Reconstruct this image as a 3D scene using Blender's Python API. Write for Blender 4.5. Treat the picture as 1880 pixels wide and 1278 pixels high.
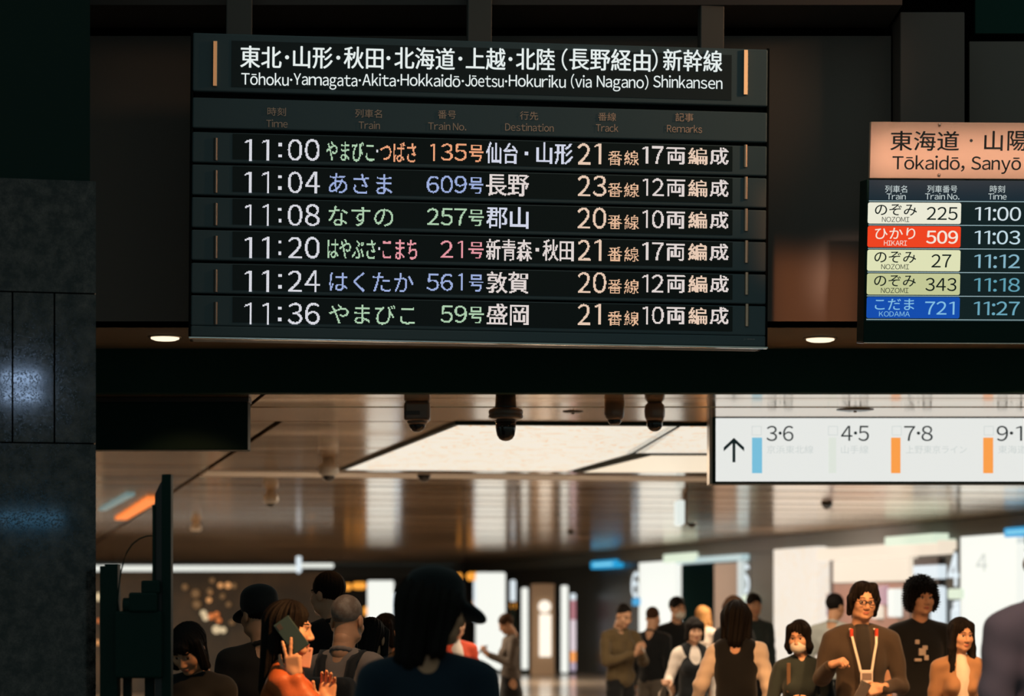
import bpy, bmesh, math, random
import numpy as np
from mathutils import Vector, Matrix

random.seed(7)
SC = bpy.context.scene
COL = SC.collection
for _o in list(bpy.data.objects):
    bpy.data.objects.remove(_o)

# ------------------------------------------------------------------ camera
FPX, CX, HY, EYE = 4440.0, 940.0, 1115.0, 1.6      # 85 mm lens on a 1880 px frame, eye level at row 1115
cam_data = bpy.data.cameras.new('camera')
cam = bpy.data.objects.new('camera', cam_data)
COL.objects.link(cam)
cam.location = (0, 0, EYE)
cam.rotation_euler = (math.pi / 2, 0, 0)
cam_data.sensor_width = 36.0
cam_data.lens = 36.0 * FPX / 1880.0
cam_data.shift_y = (HY - 639.0) / 1880.0
cam_data.clip_end = 300
cam_data.dof.use_dof = True
cam_data.dof.focus_distance = 12.6
cam_data.dof.aperture_fstop = 2.1
SC.camera = cam

# ------------------------------------------------------------------ view transform
SC.view_settings.view_transform = 'Standard'
SC.view_settings.look = 'None'
SC.view_settings.exposure = 0.0
SC.view_settings.gamma = 1.0
SC.view_settings.use_curve_mapping = False

# ------------------------------------------------------------------ world: dim teal ambient added to lift the blacks
world = bpy.data.worlds.new('world')
SC.world = world
world.use_nodes = True
_bg = world.node_tree.nodes['Background']
_bg.inputs[0].default_value = (0.30, 0.42, 0.40, 1)
_bg.inputs[1].default_value = 0.38


def srgb(r, g, b):
    def f(c):
        c = c / 255.0
        return c / 12.92 if c <= 0.04045 else ((c + 0.055) / 1.055) ** 2.4
    return (f(r), f(g), f(b))


def lamp(name, kind, loc, energy, color, target=None, size=0.2, size_y=None, spot=None, blend=0.2, spread=None):
    d = bpy.data.lights.new(name, kind)
    d.energy = energy
    d.color = color
    if kind == 'AREA':
        d.size = size
        if spread:
            d.spread = spread
        if size_y:
            d.shape = 'RECTANGLE'
            d.size_y = size_y
    else:
        d.shadow_soft_size = size
    if kind == 'SPOT':
        d.spot_size = spot
        d.spot_blend = blend
    o = bpy.data.objects.new(name, d)
    COL.objects.link(o)
    o.location = loc
    if target is not None:
        o.rotation_euler = (Vector(target) - Vector(loc)).to_track_quat('-Z', 'Y').to_euler()
    return o


YAW = math.radians(12.0)                       # the concourse runs 12 degrees to the left of the view
UX, UY = -math.sin(YAW), math.cos(YAW)
VX, VY = math.cos(YAW), math.sin(YAW)
CEIL = 2.9


def cor(s, t, z=0.0):
    """A point s metres along the concourse, t metres to its right."""
    return Vector((s * UX + t * VX, s * UY + t * VY, z))


WARM = (1.0, 0.60, 0.30)
lamp('shop_fill', 'AREA', cor(37.5, 12.2, 2.6), 60, (1.0, 0.72, 0.62), cor(38.5, 14.0, 1.2), 2.4, 0.5)  # added to brighten the shop back wall, no fixture there
lamp('shop_fill', 'AREA', cor(45.5, 12.2, 2.6), 12, (1.0, 0.80, 0.70), cor(45.5, 14.0, 1.4), 1.6, 0.5)  # added to brighten the beige wall panel
# the big luminous ceiling panels, and fill lamps added further along, without fixtures
lamp('panel_light', 'AREA', cor(20.2, 5.6, 2.82), 190, (1.0, 0.78, 0.54), cor(20.2, 5.6, 0), 5.0, 4.4)
for _s, _t, _e in ((28, 4, 190), (28, 9.5, 210), (38, 5, 220), (38, 10, 220), (50, 6, 240), (50, 11, 240), (62, 6, 220), (32, -3, 650), (40, 0, 550), (58, -2, 300)):
    lamp('concourse_fill', 'AREA', cor(_s, _t, 2.86), _e, (1.0, 0.78, 0.55), cor(_s, _t, 0), 1.4, 1.4)
# fixtureless warm lamps added for crowd, bulkhead and plate; spotlight along the boards
lamp('hall_fill_spot', 'SPOT', (0.75, 9.0, 3.7), 900, (1.0, 0.46, 0.15), (-0.93, 10.5, 1.35), 0.1, None, math.radians(17.5), 0.9)  # added warm spot narrowed onto the woman in orange
lamp('hall_fill_spot', 'SPOT', (-0.2, 9.9, 4.2), 170, (1.0, 0.60, 0.34), (-0.75, 11.5, 1.4), 0.1, None, math.radians(24), 0.9)  # added weak spot to warm the grey haired man
lamp('wall_patch_beam', 'AREA', (1.05, 9.6, 5.0), 0.32, (1.0, 0.36, 0.125), (1.65, 13.2, 3.28), 0.50, 0.42, spread=math.radians(4))  # narrow beam shaped to lay the warm patch on the bulkhead
lamp('plate_fill_beam', 'AREA', (2.7, 9.4, 5.2), 1.35, (1.0, 0.66, 0.50), (2.50, 12.15, 3.90), 1.45, 0.22, spread=math.radians(5))  # added beam cut to the route plate to brighten it
lamp('hall_fill_spot', 'SPOT', (1.6, 6.4, 4.4), 160, (1.0, 0.62, 0.50), (1.95, 8.7, 1.4), 0.1, None, math.radians(30), 0.8)  # added to warm the man at the right edge
lamp('board_spotlight', 'SPOT', (3.6, 11.9, 4.95), 150, (1.0, 0.58, 0.30), (1.0, 12.6, 4.3), 0.12, None, math.radians(40), 1.0)

# ------------------------------------------------------------------ helpers
MATS = {}


def mat(name, col, rough=0.6, metal=0.0, emit=0.0, ecol=None, spec=0.5, bump=None, noise=None, coat=0.0, sheen=0.0):
    """Procedural material. bump=(scale, strength); noise=(scale, other colour, detail, low, high)."""
    if name in MATS:
        return MATS[name]
    m = bpy.data.materials.new(name)
    m.use_nodes = True
    nt = m.node_tree
    b = nt.nodes['Principled BSDF']
    b.inputs['Base Color'].default_value = (*col, 1)
    b.inputs['Roughness'].default_value = rough
    b.inputs['Metallic'].default_value = metal
    b.inputs['Specular IOR Level'].default_value = spec
    if coat:
        b.inputs['Coat Weight'].default_value = coat
        b.inputs['Coat Roughness'].default_value = 0.08
    if sheen:
        b.inputs['Sheen Weight'].default_value = sheen
    if emit:
        b.inputs['Emission Color'].default_value = (*(ecol or col), 1)
        b.inputs['Emission Strength'].default_value = emit
    if bump or noise:
        tc = nt.nodes.new('ShaderNodeTexCoord')
    if noise:
        n = nt.nodes.new('ShaderNodeTexNoise')
        n.inputs['Scale'].default_value = noise[0]
        n.inputs['Detail'].default_value = noise[2] if len(noise) > 2 else 4
        r = nt.nodes.new('ShaderNodeValToRGB')
        lo, hi = (noise[3], noise[4]) if len(noise) > 4 else (0.4, 0.62)
        r.color_ramp.elements[0].position = lo
        r.color_ramp.elements[1].position = hi
        r.color_ramp.elements[0].color = (*col, 1)
        r.color_ramp.elements[1].color = (*noise[1], 1)
        nt.links.new(tc.outputs['Object'], n.inputs['Vector'])
        nt.links.new(n.outputs['Fac'], r.inputs['Fac'])
        nt.links.new(r.outputs['Color'], b.inputs['Base Color'])
        if emit:
            nt.links.new(r.outputs['Color'], b.inputs['Emission Color'])
    if bump:
        n2 = nt.nodes.new('ShaderNodeTexNoise')
        n2.inputs['Scale'].default_value = bump[0]
        n2.inputs['Detail'].default_value = 5
        bp = nt.nodes.new('ShaderNodeBump')
        bp.inputs['Strength'].default_value = bump[1]
        bp.inputs['Distance'].default_value = 0.02
        nt.links.new(tc.outputs['Object'], n2.inputs['Vector'])
        nt.links.new(n2.outputs['Fac'], bp.inputs['Height'])
        nt.links.new(bp.outputs['Normal'], b.inputs['Normal'])
    MATS[name] = m
    return m


def glow(name, rgb, k=1.0):
    """A lit surface that shows the sRGB colour rgb."""
    c = srgb(*rgb)
    return mat(name, (0.02, 0.02, 0.02), 0.35, 0, k, c)


def P(px, py, D):
    return Vector(((px - CX) * D / FPX, D, EYE - (py - HY) * D / FPX))


def tag(o, label=None, cat=None, group=None, kind=None):
    if label:
        o['label'] = label
    if cat:
        o['category'] = cat
    if group:
        o['group'] = group
    if kind:
        o['kind'] = kind
    return o


def empty(name, loc=(0, 0, 0), rot=(0, 0, 0)):
    o = bpy.data.objects.new(name, None)
    o.empty_display_size = 0.1
    COL.objects.link(o)
    o.location = loc
    o.rotation_euler = rot
    return o


class MB:
    """Collects shapes into one mesh."""

    def __init__(self):
        self.v, self.f, self.m = [], [], []
        self.sm = []

    def add(self, verts, faces, mi=0, smooth=False):
        n = len(self.v)
        self.v += [tuple(p) for p in verts]
        self.f += [tuple(i + n for i in f) for f in faces]
        self.m += [mi] * len(faces)
        self.sm += [smooth] * len(faces)
        return self

    def box(self, x0, x1, y0, y1, z0, z1, mi=0):
        v = [(x, y, z) for z in (z0, z1) for y in (y0, y1) for x in (x0, x1)]
        return self.add(v, [(0, 2, 3, 1), (4, 5, 7, 6), (0, 1, 5, 4), (2, 6, 7, 3), (0, 4, 6, 2), (1, 3, 7, 5)], mi)

    def rbox(self, x0, x1, y0, y1, z0, z1, r=0.01, mi=0, seg=3):
        bm = bmesh.new()
        bmesh.ops.create_cube(bm, size=1)
        for v in bm.verts:
            v.co = Vector(((x0 + x1) / 2 + v.co.x * (x1 - x0), (y0 + y1) / 2 + v.co.y * (y1 - y0), (z0 + z1) / 2 + v.co.z * (z1 - z0)))
        bmesh.ops.bevel(bm, geom=list(bm.edges), offset=r, segments=seg, profile=0.5, affect='EDGES')
        bm.verts.index_update()
        self.add([v.co for v in bm.verts], [[v.index for v in f.verts] for f in bm.faces], mi)
        bm.free()
        return self

    def prism(self, pts, d, mi=0):
        """Extrudes the flat loop pts (3D) by the vector d."""
        n = len(pts)
        a = [Vector(p) for p in pts]
        b = [p + Vector(d) for p in a]
        fs = [tuple(range(n))[::-1], tuple(range(n, 2 * n))]
        fs += [(i, (i + 1) % n, (i + 1) % n + n, i + n) for i in range(n)]
        return self.add(a + b, fs, mi)

    def lathe(self, prof, c=(0, 0, 0), seg=28, mi=0, axis='z'):
        vs, fs = [], []
        for r, h in prof:
            for k in range(seg):
                a = 2 * math.pi * k / seg
                p = (r * math.cos(a), r * math.sin(a), h)
                if axis == 'y':
                    p = (p[0], h, p[1])
                elif axis == 'x':
                    p = (h, p[0], p[1])
                vs.append((p[0] + c[0], p[1] + c[1], p[2] + c[2]))
        for j in range(len(prof) - 1):
            for k in range(seg):
                k2 = (k + 1) % seg
                fs.append((j * seg + k, j * seg + k2, (j + 1) * seg + k2, (j + 1) * seg + k))
        fs.append(tuple(range(seg))[::-1])
        fs.append(tuple(range((len(prof) - 1) * seg, len(prof) * seg)))
        return self.add(vs, fs, mi, True)

    def tube(self, pts, r, seg=8, mi=0):
        pts = [Vector(p) for p in pts]
        vs, fs = [], []
        for i, p in enumerate(pts):
            t = (pts[min(i + 1, len(pts) - 1)] - pts[max(i - 1, 0)]).normalized()
            up = Vector((0, 0, 1)) if abs(t.z) < 0.9 else Vector((1, 0, 0))
            a = t.cross(up).normalized()
            b = t.cross(a).normalized()
            rr = r[i] if isinstance(r, (list, tuple)) else r
            for k in range(seg):
                w = 2 * math.pi * k / seg
                vs.append(p + a * rr * math.cos(w) + b * rr * math.sin(w))
        for i in range(len(pts) - 1):
            for k in range(seg):
                k2 = (k + 1) % seg
                fs.append((i * seg + k, i * seg + k2, (i + 1) * seg + k2, (i + 1) * seg + k))
        fs.append(tuple(range(seg)))
        fs.append(tuple(range((len(pts) - 1) * seg, len(pts) * seg))[::-1])
        return self.add(vs, fs, mi, True)

    def build(self, name, mats, parent=None, loc=None, rot=None):
        me = bpy.data.meshes.new(name)
        me.from_pydata(self.v, [], self.f)
        for m in (mats if isinstance(mats, (list, tuple)) else [mats]):
            me.materials.append(m)
        me.polygons.foreach_set('material_index', self.m)
        me.polygons.foreach_set('use_smooth', self.sm)
        bm = bmesh.new()
        bm.from_mesh(me)
        bmesh.ops.recalc_face_normals(bm, faces=bm.faces)
        bm.to_mesh(me)
        bm.free()
        me.update()
        o = bpy.data.objects.new(name, me)
        COL.objects.link(o)
        if parent is not None:
            o.parent = parent
        if loc is not None:
            o.location = loc
        if rot is not None:
            o.rotation_euler = rot
        return o


def struct(o):
    o['kind'] = 'structure'
    return o


# ------------------------------------------------------------------ lettering
_TXT = {}


def _glyph(s):
    """One character (or a Japanese string) as flat triangles, em = 1."""
    if s == '１':                      # plain stem and flag, no foot
        v = np.array([(.20, 0), (.29, 0), (.29, .733), (.20, .733), (.0, .60), (.20, .655), (.03, .665), (.22, .733)], float)
        return v, np.array([(0, 1, 2), (0, 2, 3), (4, 5, 7), (4, 7, 6)])
    if s not in _TXT:
        c = bpy.data.curves.new('lettering', 'FONT')
        c.body = s
        c.size = 1
        c.resolution_u = 6
        o = bpy.data.objects.new('lettering', c)
        COL.objects.link(o)
        dg = bpy.context.evaluated_depsgraph_get()
        m = bpy.data.meshes.new_from_object(o.evaluated_get(dg))
        m.calc_loop_triangles()
        v = np.array([q.co[:2] for q in m.vertices])
        t = np.array([q.vertices[:] for q in m.loop_triangles])
        bpy.data.objects.remove(o)
        bpy.data.curves.remove(c)
        bpy.data.meshes.remove(m)
        _TXT[s] = (v, t)
    return _TXT[s]


def glyphs(s):
    """Latin text is set glyph by glyph from the wide forms of the Japanese typeface, spaced by ink."""
    if s == '1':
        return _glyph('１')
    if not all(33 <= ord(ch) < 127 or ch in ' ō·' for ch in s):
        return _glyph(s)
    if ('L', s) in _TXT:
        return _TXT[('L', s)]
    V, T, x, n = [], [], 0.0, 0
    digits = s.isdigit()
    for ch in s:
        if ch == ' ':
            x += 0.20
            continue
        if ch == '·':
            v, t = _glyph('．')
            v = v * 1.0
            v[:, 1] += 0.30
        else:
            v, t = _glyph(chr(ord('o' if ch == 'ō' else ch) + 0xFEE0))
            v = v.copy()
        lo, hi = v[:, 0].min(), v[:, 0].max()
        sx = {'m': 1.15, 'w': 1.05}.get(ch, 0.92)
        g = 0.055 if ch in 'rtfvykTJ' else 0.075
        if ch in '.,:·':
            g = 0.06
        pad = 0.0
        if ch == '1' and len(s) > 1:
            pad = 0.05
        v[:, 0] = (v[:, 0] - lo) * sx + x + pad
        w = (hi - lo) * sx + 2 * pad
        if ch == 'ō':
            top = v[:, 1].max()
            b = np.array([[x + w * .18, top + .075], [x + w * .82, top + .075], [x + w * .82, top + .135], [x + w * .18, top + .135]])
            t = np.vstack([t, [[len(v), len(v) + 1, len(v) + 2], [len(v), len(v) + 2, len(v) + 3]]])
            v = np.vstack([v, b])
        V.append(v)
        T.append(t + n)
        n += len(v)
        x += w + g
    _TXT[('L', s)] = (np.vstack(V), np.vstack(T))
    return _TXT[('L', s)]


def fit(s, x0, x1, z0, z1, cap=False, off=0.0):
    """Text triangles fitted to a rectangle: ink box, or baseline to capital height when cap is set.
    off thickens the strokes: the outline is laid again, shifted by off em."""
    v, t = glyphs(s)
    lo, hi = v.min(0), v.max(0)
    yl, yh = (0.0, _glyph('Ｈ')[0][:, 1].max()) if cap else (lo[1], hi[1])
    k = abs(off)
    sc = (z1 - z0) / (yh - yl)
    d = k * sc
    w = np.empty_like(v)
    w[:, 0] = x0 + d + (v[:, 0] - lo[0]) / (hi[0] - lo[0]) * (x1 - x0 - 2 * d)
    w[:, 1] = z0 + (v[:, 1] - yl) / (yh - yl) * (z1 - z0 - d)
    if not d:
        return w, t
    W, T = [], []
    for i, (a, b) in enumerate(((-d, 0), (d, 0), (0, d * .8), (0, 0))):
        W.append(w + np.array([a, b]))
        T.append(t + i * len(w))
    return np.vstack(W), np.vstack(T)


class Plane:
    """A flat face seen by the camera: turns photo pixels into the face's own metres."""

    def __init__(self, px, py, D, yaw=0.0, tilt=0.0, roll=0.0):
        self.o = P(px, py, D)
        self.R = Matrix.Rotation(yaw, 3, 'Z') @ Matrix.Rotation(tilt, 3, 'X') @ Matrix.Rotation(roll, 3, 'Y')
        self.euler = self.R.to_euler()
        self.n = self.R @ Vector((0, 1, 0))

    def L(self, px, py):
        c = Vector((0, 0, EYE))
        d = Vector(((px - CX) / FPX, 1, -(py - HY) / FPX))
        k = (self.o - c).dot(self.n) / d.dot(self.n)
        q = self.R.transposed() @ (c + d * k - self.o)
        return q.x, q.z

    def rect(self, x0, x1, y0, y1):
        xm, ym = (x0 + x1) / 2, (y0 + y1) / 2
        return self.L(x0, ym)[0], self.L(x1, ym)[0], self.L(xm, y1)[1], self.L(xm, y0)[1]


def add_text(mb, pl, s, x0, x1, y0, y1, depth=-0.004, mi=0, cap=False, off=0.0):
    w, t = fit(s, *pl.rect(x0, x1, y0, y1), cap=cap, off=off)
    mb.add([(a, depth, b) for a, b in w], [tuple(q) for q in t], mi)


def add_led(mb, pl, s, x0, x1, y0, y1, depth, mi, pitch, cap=False, off=0.012):
    """Text as lit dots of an LED matrix with the given pitch."""
    w, t = fit(s, *pl.rect(x0, x1, y0, y1), cap=cap, off=off)
    i0, i1 = int(w[:, 0].min() / pitch) - 1, int(w[:, 0].max() / pitch) + 2
    j0, j1 = int(w[:, 1].min() / pitch) - 1, int(w[:, 1].max() / pitch) + 2
    gx, gz = np.meshgrid((np.arange(i0, i1) + 0.5) * pitch, (np.arange(j0, j1) + 0.5) * pitch, indexing='ij')
    hit = np.zeros(gx.shape, bool)
    for a, b, c in t:
        A, B, C = w[a], w[b], w[c]
        det = (B[0] - A[0]) * (C[1] - A[1]) - (C[0] - A[0]) * (B[1] - A[1])
        if abs(det) < 1e-14:
            continue
        u = ((gx - A[0]) * (C[1] - A[1]) - (C[0] - A[0]) * (gz - A[1])) / det
        q = ((B[0] - A[0]) * (gz - A[1]) - (gx - A[0]) * (B[1] - A[1])) / det
        hit |= (u >= 0) & (q >= 0) & (u + q <= 1)
    h = pitch * 0.46
    for i, j in zip(*np.nonzero(hit)):
        x, z = gx[i, j], gz[i, j]
        mb.add([(x - h, depth, z - h), (x + h, depth, z - h), (x + h, depth, z + h), (x - h, depth, z + h)], [(0, 1, 2, 3)], mi)
# ================================================================== SETTING
def stone_mat(name, dark, light, scale):
    m = bpy.data.materials.new(name)
    m.use_nodes = True
    nt = m.node_tree
    b = nt.nodes['Principled BSDF']
    tc = nt.nodes.new('ShaderNodeTexCoord')
    n1 = nt.nodes.new('ShaderNodeTexNoise')
    n1.inputs['Scale'].default_value = scale
    n1.inputs['Detail'].default_value = 8
    n1.inputs['Roughness'].default_value = 0.75
    r1 = nt.nodes.new('ShaderNodeValToRGB')
    r1.color_ramp.elements[0].position = 0.42
    r1.color_ramp.elements[0].color = (*dark, 1)
    r1.color_ramp.elements[1].position = 0.72
    r1.color_ramp.elements[1].color = (*light, 1)
    vo = nt.nodes.new('ShaderNodeTexVoronoi')
    vo.inputs['Scale'].default_value = scale * 9
    r2 = nt.nodes.new('ShaderNodeValToRGB')
    r2.color_ramp.elements[0].position = 0.05
    r2.color_ramp.elements[0].color = (0.25, 0.25, 0.25, 1)
    r2.color_ramp.elements[1].position = 0.5
    r2.color_ramp.elements[1].color = (1, 1, 1, 1)
    mx = nt.nodes.new('ShaderNodeMixRGB')
    mx.blend_type = 'MULTIPLY'
    mx.inputs[0].default_value = 0.85
    nt.links.new(tc.outputs['Object'], n1.inputs['Vector'])
    nt.links.new(tc.outputs['Object'], vo.inputs['Vector'])
    nt.links.new(n1.outputs['Fac'], r1.inputs['Fac'])
    nt.links.new(vo.outputs['Distance'], r2.inputs['Fac'])
    nt.links.new(r1.outputs['Color'], mx.inputs[1])
    nt.links.new(r2.outputs['Color'], mx.inputs[2])
    nt.links.new(mx.outputs['Color'], b.inputs['Base Color'])
    rr = nt.nodes.new('ShaderNodeMapRange')
    rr.inputs[1].default_value = 0.1
    rr.inputs[2].default_value = 0.6
    rr.inputs[3].default_value = 0.16
    rr.inputs[4].default_value = 0.05
    nt.links.new(vo.outputs['Distance'], rr.inputs[0])
    nt.links.new(rr.outputs[0], b.inputs['Roughness'])
    MATS[name] = m
    return m


GRANITE = stone_mat('granite', (0.008, 0.009, 0.0085), (0.13, 0.105, 0.095), 14)
DARKPAINT = mat('dark_paint', (0.014, 0.050, 0.040), 0.75, spec=0.1)
WALLGREY = mat('bulkhead_grey', (0.20, 0.165, 0.145), 0.7, spec=0.2, bump=(400, 0.05))
SOFFIT = mat('soffit_paint', (0.21, 0.165, 0.11), 0.75, spec=0.2)
BLACK = mat('black_metal', (0.003, 0.022, 0.017), 0.55, spec=0.15)
VOID = mat('black_void', (0.002, 0.002, 0.002), 0.9, spec=0.0)


def metal_ceiling():
    m = bpy.data.materials.new('bronze_ceiling')
    m.use_nodes = True
    nt = m.node_tree
    b = nt.nodes['Principled BSDF']
    b.inputs['Base Color'].default_value = (0.76, 0.52, 0.29, 1)
    b.inputs['Metallic'].default_value = 0.75
    b.inputs['Roughness'].default_value = 0.11
    tc = nt.nodes.new('ShaderNodeTexCoord')
    mp = nt.nodes.new('ShaderNodeMapping')
    mp.inputs['Rotation'].default_value = (0, 0, -YAW)
    mp.inputs['Scale'].default_value = (0.12, 1.6, 1)
    n = nt.nodes.new('ShaderNodeTexNoise')
    n.inputs['Scale'].default_value = 1.3
    n.inputs['Detail'].default_value = 3
    r = nt.nodes.new('ShaderNodeMapRange')
    r.inputs[1].default_value = 0.3
    r.inputs[2].default_value = 0.7
    r.inputs[3].default_value = 0.09
    r.inputs[4].default_value = 0.18
    nt.links.new(tc.outputs['Object'], mp.inputs[0])
    nt.links.new(mp.outputs[0], n.inputs['Vector'])
    nt.links.new(n.outputs['Fac'], r.inputs[0])
    nt.links.new(r.outputs[0], b.inputs['Roughness'])
    MATS['bronze_ceiling'] = m
    return m


BRONZE = metal_ceiling()
TRIMBROWN = mat('brushed_bronze_trim', (0.75, 0.52, 0.32), 0.13, 0.75)
FLOORMAT = mat('polished_floor', (0.23, 0.19, 0.16), 0.16, noise=(1.5, (0.29, 0.25, 0.21)), spec=0.6)

# floor
fl = MB().box(-30, 30, -2, 95, -0.2, 0.0).build('floor', FLOORMAT)
struct(fl)

# near stone pillar on the left, square to the concourse
DP = 11.0
pr_ = P(176, 700, DP)
PE = empty('pillar', (pr_.x, pr_.y, 0), (0, 0, YAW))
tag(PE, kind='structure')


def pil_x(px):
    """Distance along the pillar face, from its right edge, of the photo column px."""
    k = (px - CX) / FPX
    # pr_ + a * (VX, VY) lies on x = k * y
    return (k * pr_.y - pr_.x) / (VX - k * VY)


zj = [P(0, y, DP).z for y in (333, 539, 814)]
pil = MB()
pil.box(-2.0, 0, 0, 1.4, 0.0, zj[2] - 0.005)
xv = [-2.0, pil_x(23), pil_x(100), 0]
for i in range(3):
    pil.box(xv[i] + (0.004 if i else 0), xv[i + 1] - (0.004 if i < 2 else 0), 0, 1.4, zj[2] + 0.002, zj[1] - 0.005)
pil.box(-2.0, 0, 0, 1.4, zj[1] + 0.002, zj[0])
pil.box(-1.99, -0.01, 0.012, 1.39, 0.01, zj[0] - 0.01, 1)
pil.build('pillar_stone', [GRANITE, VOID], PE)['kind'] = 'structure'
up = MB().box(-2.0, -0.025, 0.03, 1.38, zj[0], 6.5)
up.build('pillar_cladding', mat('pillar_cladding', (0.0014, 0.018, 0.013), 0.6, spec=0.2), PE)['kind'] = 'structure'
# two lit tubes and a dim screen of the hall behind, which the polished stone mirrors
_n = Vector((-UX, -UY, 0))


def mirrored(px, py, far):
    k = Plane(176, 700, DP, yaw=YAW)
    a_, c_ = k.L(px, py)
    q_ = k.o + k.R @ Vector((a_, 0, c_))
    d_ = (q_ - Vector((0, 0, EYE)))
    r_ = d_ - 2 * d_.dot(_n) * _n
    return q_ + r_.normalized() * far, r_.normalized()


for y_, w_, h_, nm, k_ in ((694, 0.36, 0.10, 'tube_light', 24.0), (727, 0.36, 0.08, 'tube_light', 24.0)):
    q_, r_ = mirrored(38, y_, 12.0)
    o = MB().rbox(-w_ / 2, w_ / 2, -0.03, 0.03, -h_ / 2, h_ / 2, 0.01).build(nm, glow('cold_tube', (170, 200, 240), k_), None, q_, (-r_).to_track_quat('-Y', 'Z').to_euler())
    tag(o, 'cold white tube light behind the viewer, mirrored in the polished stone pillar', 'light', 'tube lights mirrored in the pillar')
q_, r_ = mirrored(55, 953, 12.0)
o = MB().rbox(-0.3, 0.3, -0.03, 0.03, -0.07, 0.07, 0.01).build('glowing_screen', glow('cold_screen', (90, 150, 190), 6), None, q_, (-r_).to_track_quat('-Y', 'Z').to_euler())
tag(o, 'dim blue screen behind the viewer, mirrored low in the stone pillar', 'screen')

# bulkhead wall behind the boards, with its recessed top line and the pier on the right
DW = 13.2
zb = P(0, 590, DW).z
zt = P(0, 66, DW).z
wl = MB()
xw = [-4.2, P(1640, 300, DW).x, P(1776, 300, DW).x, 8.0]
wl.box(xw[0], xw[1] - 0.012, DW, DW + 0.3, zb, zt)
wl.box(xw[2] + 0.012, xw[3], DW, DW + 0.3, zb, zt - 0.03)
wl.box(xw[0], xw[3], DW + 0.03, DW + 0.3, zb + 0.01, 6.5, 1)
wl.box(xw[0], P(1635, 0, DW).x, DW - 0.01, DW + 0.3, P(0, 38, DW).z, 6.5, 2)
wl.box(P(1790, 0, DW).x, xw[3], DW - 0.01, DW + 0.3, P(0, 62, DW).z, 6.5, 2)
struct(wl.build('wall_front', [WALLGREY, VOID, DARKPAINT]))
pr = MB().rbox(P(1650, 300, 13.0).x, P(1768, 300, 13.0).x, 12.95, DW + 0.3, zb + 0.002, P(0, 22, 12.95).z, 0.006)
struct(pr.build('trim_2', mat('pier_grey', (0.17, 0.13, 0.115), 0.7, spec=0.2, bump=(400, 0.05))))
lg = MB().box(-4.2, P(1640, 4, 13).x, 12.7, DW, P(0, 9, 12.7).z, 6.5)
struct(lg.build('trim_3', mat('brown_ledge', (0.05, 0.035, 0.03), 0.6)))

# soffit strip with downlights, then the fascia beam
DB = 14.6
zs = zb
so = MB().box(-4.4, 8, DW + 0.001, DB, zs, zs + 0.2)
struct(so.build('trim_4', SOFFIT))
be = MB().box(-4.4, 8, DB, DB + 0.12, CEIL - 0.005, zs + 0.2)
struct(be.build('trim_5', DARKPAINT))


def xy_at(t, D=None, s=None):
    if s is not None:
        return s * UX + t * VX, s * UY + t * VY
    return (t - VY * D) / VX, D


def slab(mb, t0, t1, a, b, z=CEIL, h=0.03, mi=0):
    """Ceiling sheet between two edges; an edge is ('D', depth) or ('s', distance along the concourse)."""
    pts = []
    for e, t in ((a, t0), (a, t1), (b, t1), (b, t0)):
        x, y = xy_at(t, **{e[0]: e[1]})
        pts.append((x, y, z))
    mb.prism(pts, (0, 0, h), mi)


ce = MB()
g = 0.04
slab(ce, 1.6, 14, ('D', DB + 0.12), ('D', 15.03))
slab(ce, 1.6, 14, ('D', 15.05), ('D', 15.70))
slab(ce, 1.6, 14, ('D', 15.71), ('D', 16.85), CEIL - 0.004, 0.03, 1)
edges = [16.95, 20.5, 23.15]
slab(ce, 1.95, 14, ('D', 16.95), ('s', 20.5 - g))
slab(ce, 1.95, 14, ('s', 20.5), ('s', 23.1 - g))
slab(ce, 1.95, 14, ('s', 23.1), ('s', 24.0), CEIL - 0.006, 0.03, 2)
ss = [24.1, 25.75, 27.4, 29.05, 30.7, 32.35, 34.0, 37.3, 40.6, 43.9, 47.2, 50.5, 53.8, 57.1, 60.4, 63.7, 67.0, 70.3, 75]
for i in range(len(ss) - 1):
    slab(ce, 1.95, 14, ('s', ss[i] + g), ('s', ss[i + 1] - g - 0.002 * ss[i]))
slab(ce, -9, 1.57, ('D', DB + 0.12), ('D', 16.93))
slab(ce, -9, 1.90, ('D', 16.95), ('s', 18.2))
sl = [18.24, 20.2, 22.2] + ss
for i in range(len(sl) - 1):
    slab(ce, -9, 1.90, ('s', sl[i]), ('s', sl[i + 1] - 0.05))
struct(ce.build('ceiling', [BRONZE, TRIMBROWN, mat('pale_ceiling_strip', (0.80, 0.76, 0.70), 0.45, 0.6)]))
vo = MB()
vo.box(-30, 30, DB + 0.12, 95, CEIL + 0.06, CEIL + 0.2)
struct(vo.build('trim_6', VOID))

# concourse walls
WALLDARK = mat('dark_glass_wall', (0.030, 0.036, 0.035), 0.35)
FASCIA = mat('fascia_grey', (0.085, 0.10, 0.095), 0.5)
T_R = 14.0


def cbox(mb, s0, s1, t0, t1, z0, z1, mi=0):
    """Box square to the concourse."""
    pts = [cor(s0, t0, z0), cor(s1, t0, z0), cor(s1, t1, z0), cor(s0, t1, z0)]
    return mb.prism(pts, (0, 0, z1 - z0), mi)


w = MB()
cbox(w, 14, 74, T_R, T_R + 0.3, 0, 2.62)
struct(w.build('wall_right', WALLDARK))
w = MB()
cbox(w, 14, 74, T_R - 0.12, T_R + 0.3, 2.62, CEIL - 0.01)
struct(w.build('trim_7', FASCIA))
w = MB()
cbox(w, 72.6, 73, -9, T_R, 0, CEIL - 0.01)
struct(w.build('wall_back', mat('far_wall', (0.035, 0.033, 0.030), 0.5)))
w = MB()
cbox(w, 72.3, 72.6, 3.4, T_R - 0.15, 2.50, CEIL - 0.012)
struct(w.build('trim_8', FASCIA))
w = MB()
cbox(w, 14, 73, -9.3, -9, 0, CEIL - 0.01)
struct(w.build('wall_left', mat('left_wall', (0.05, 0.04, 0.03), 0.5)))
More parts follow.
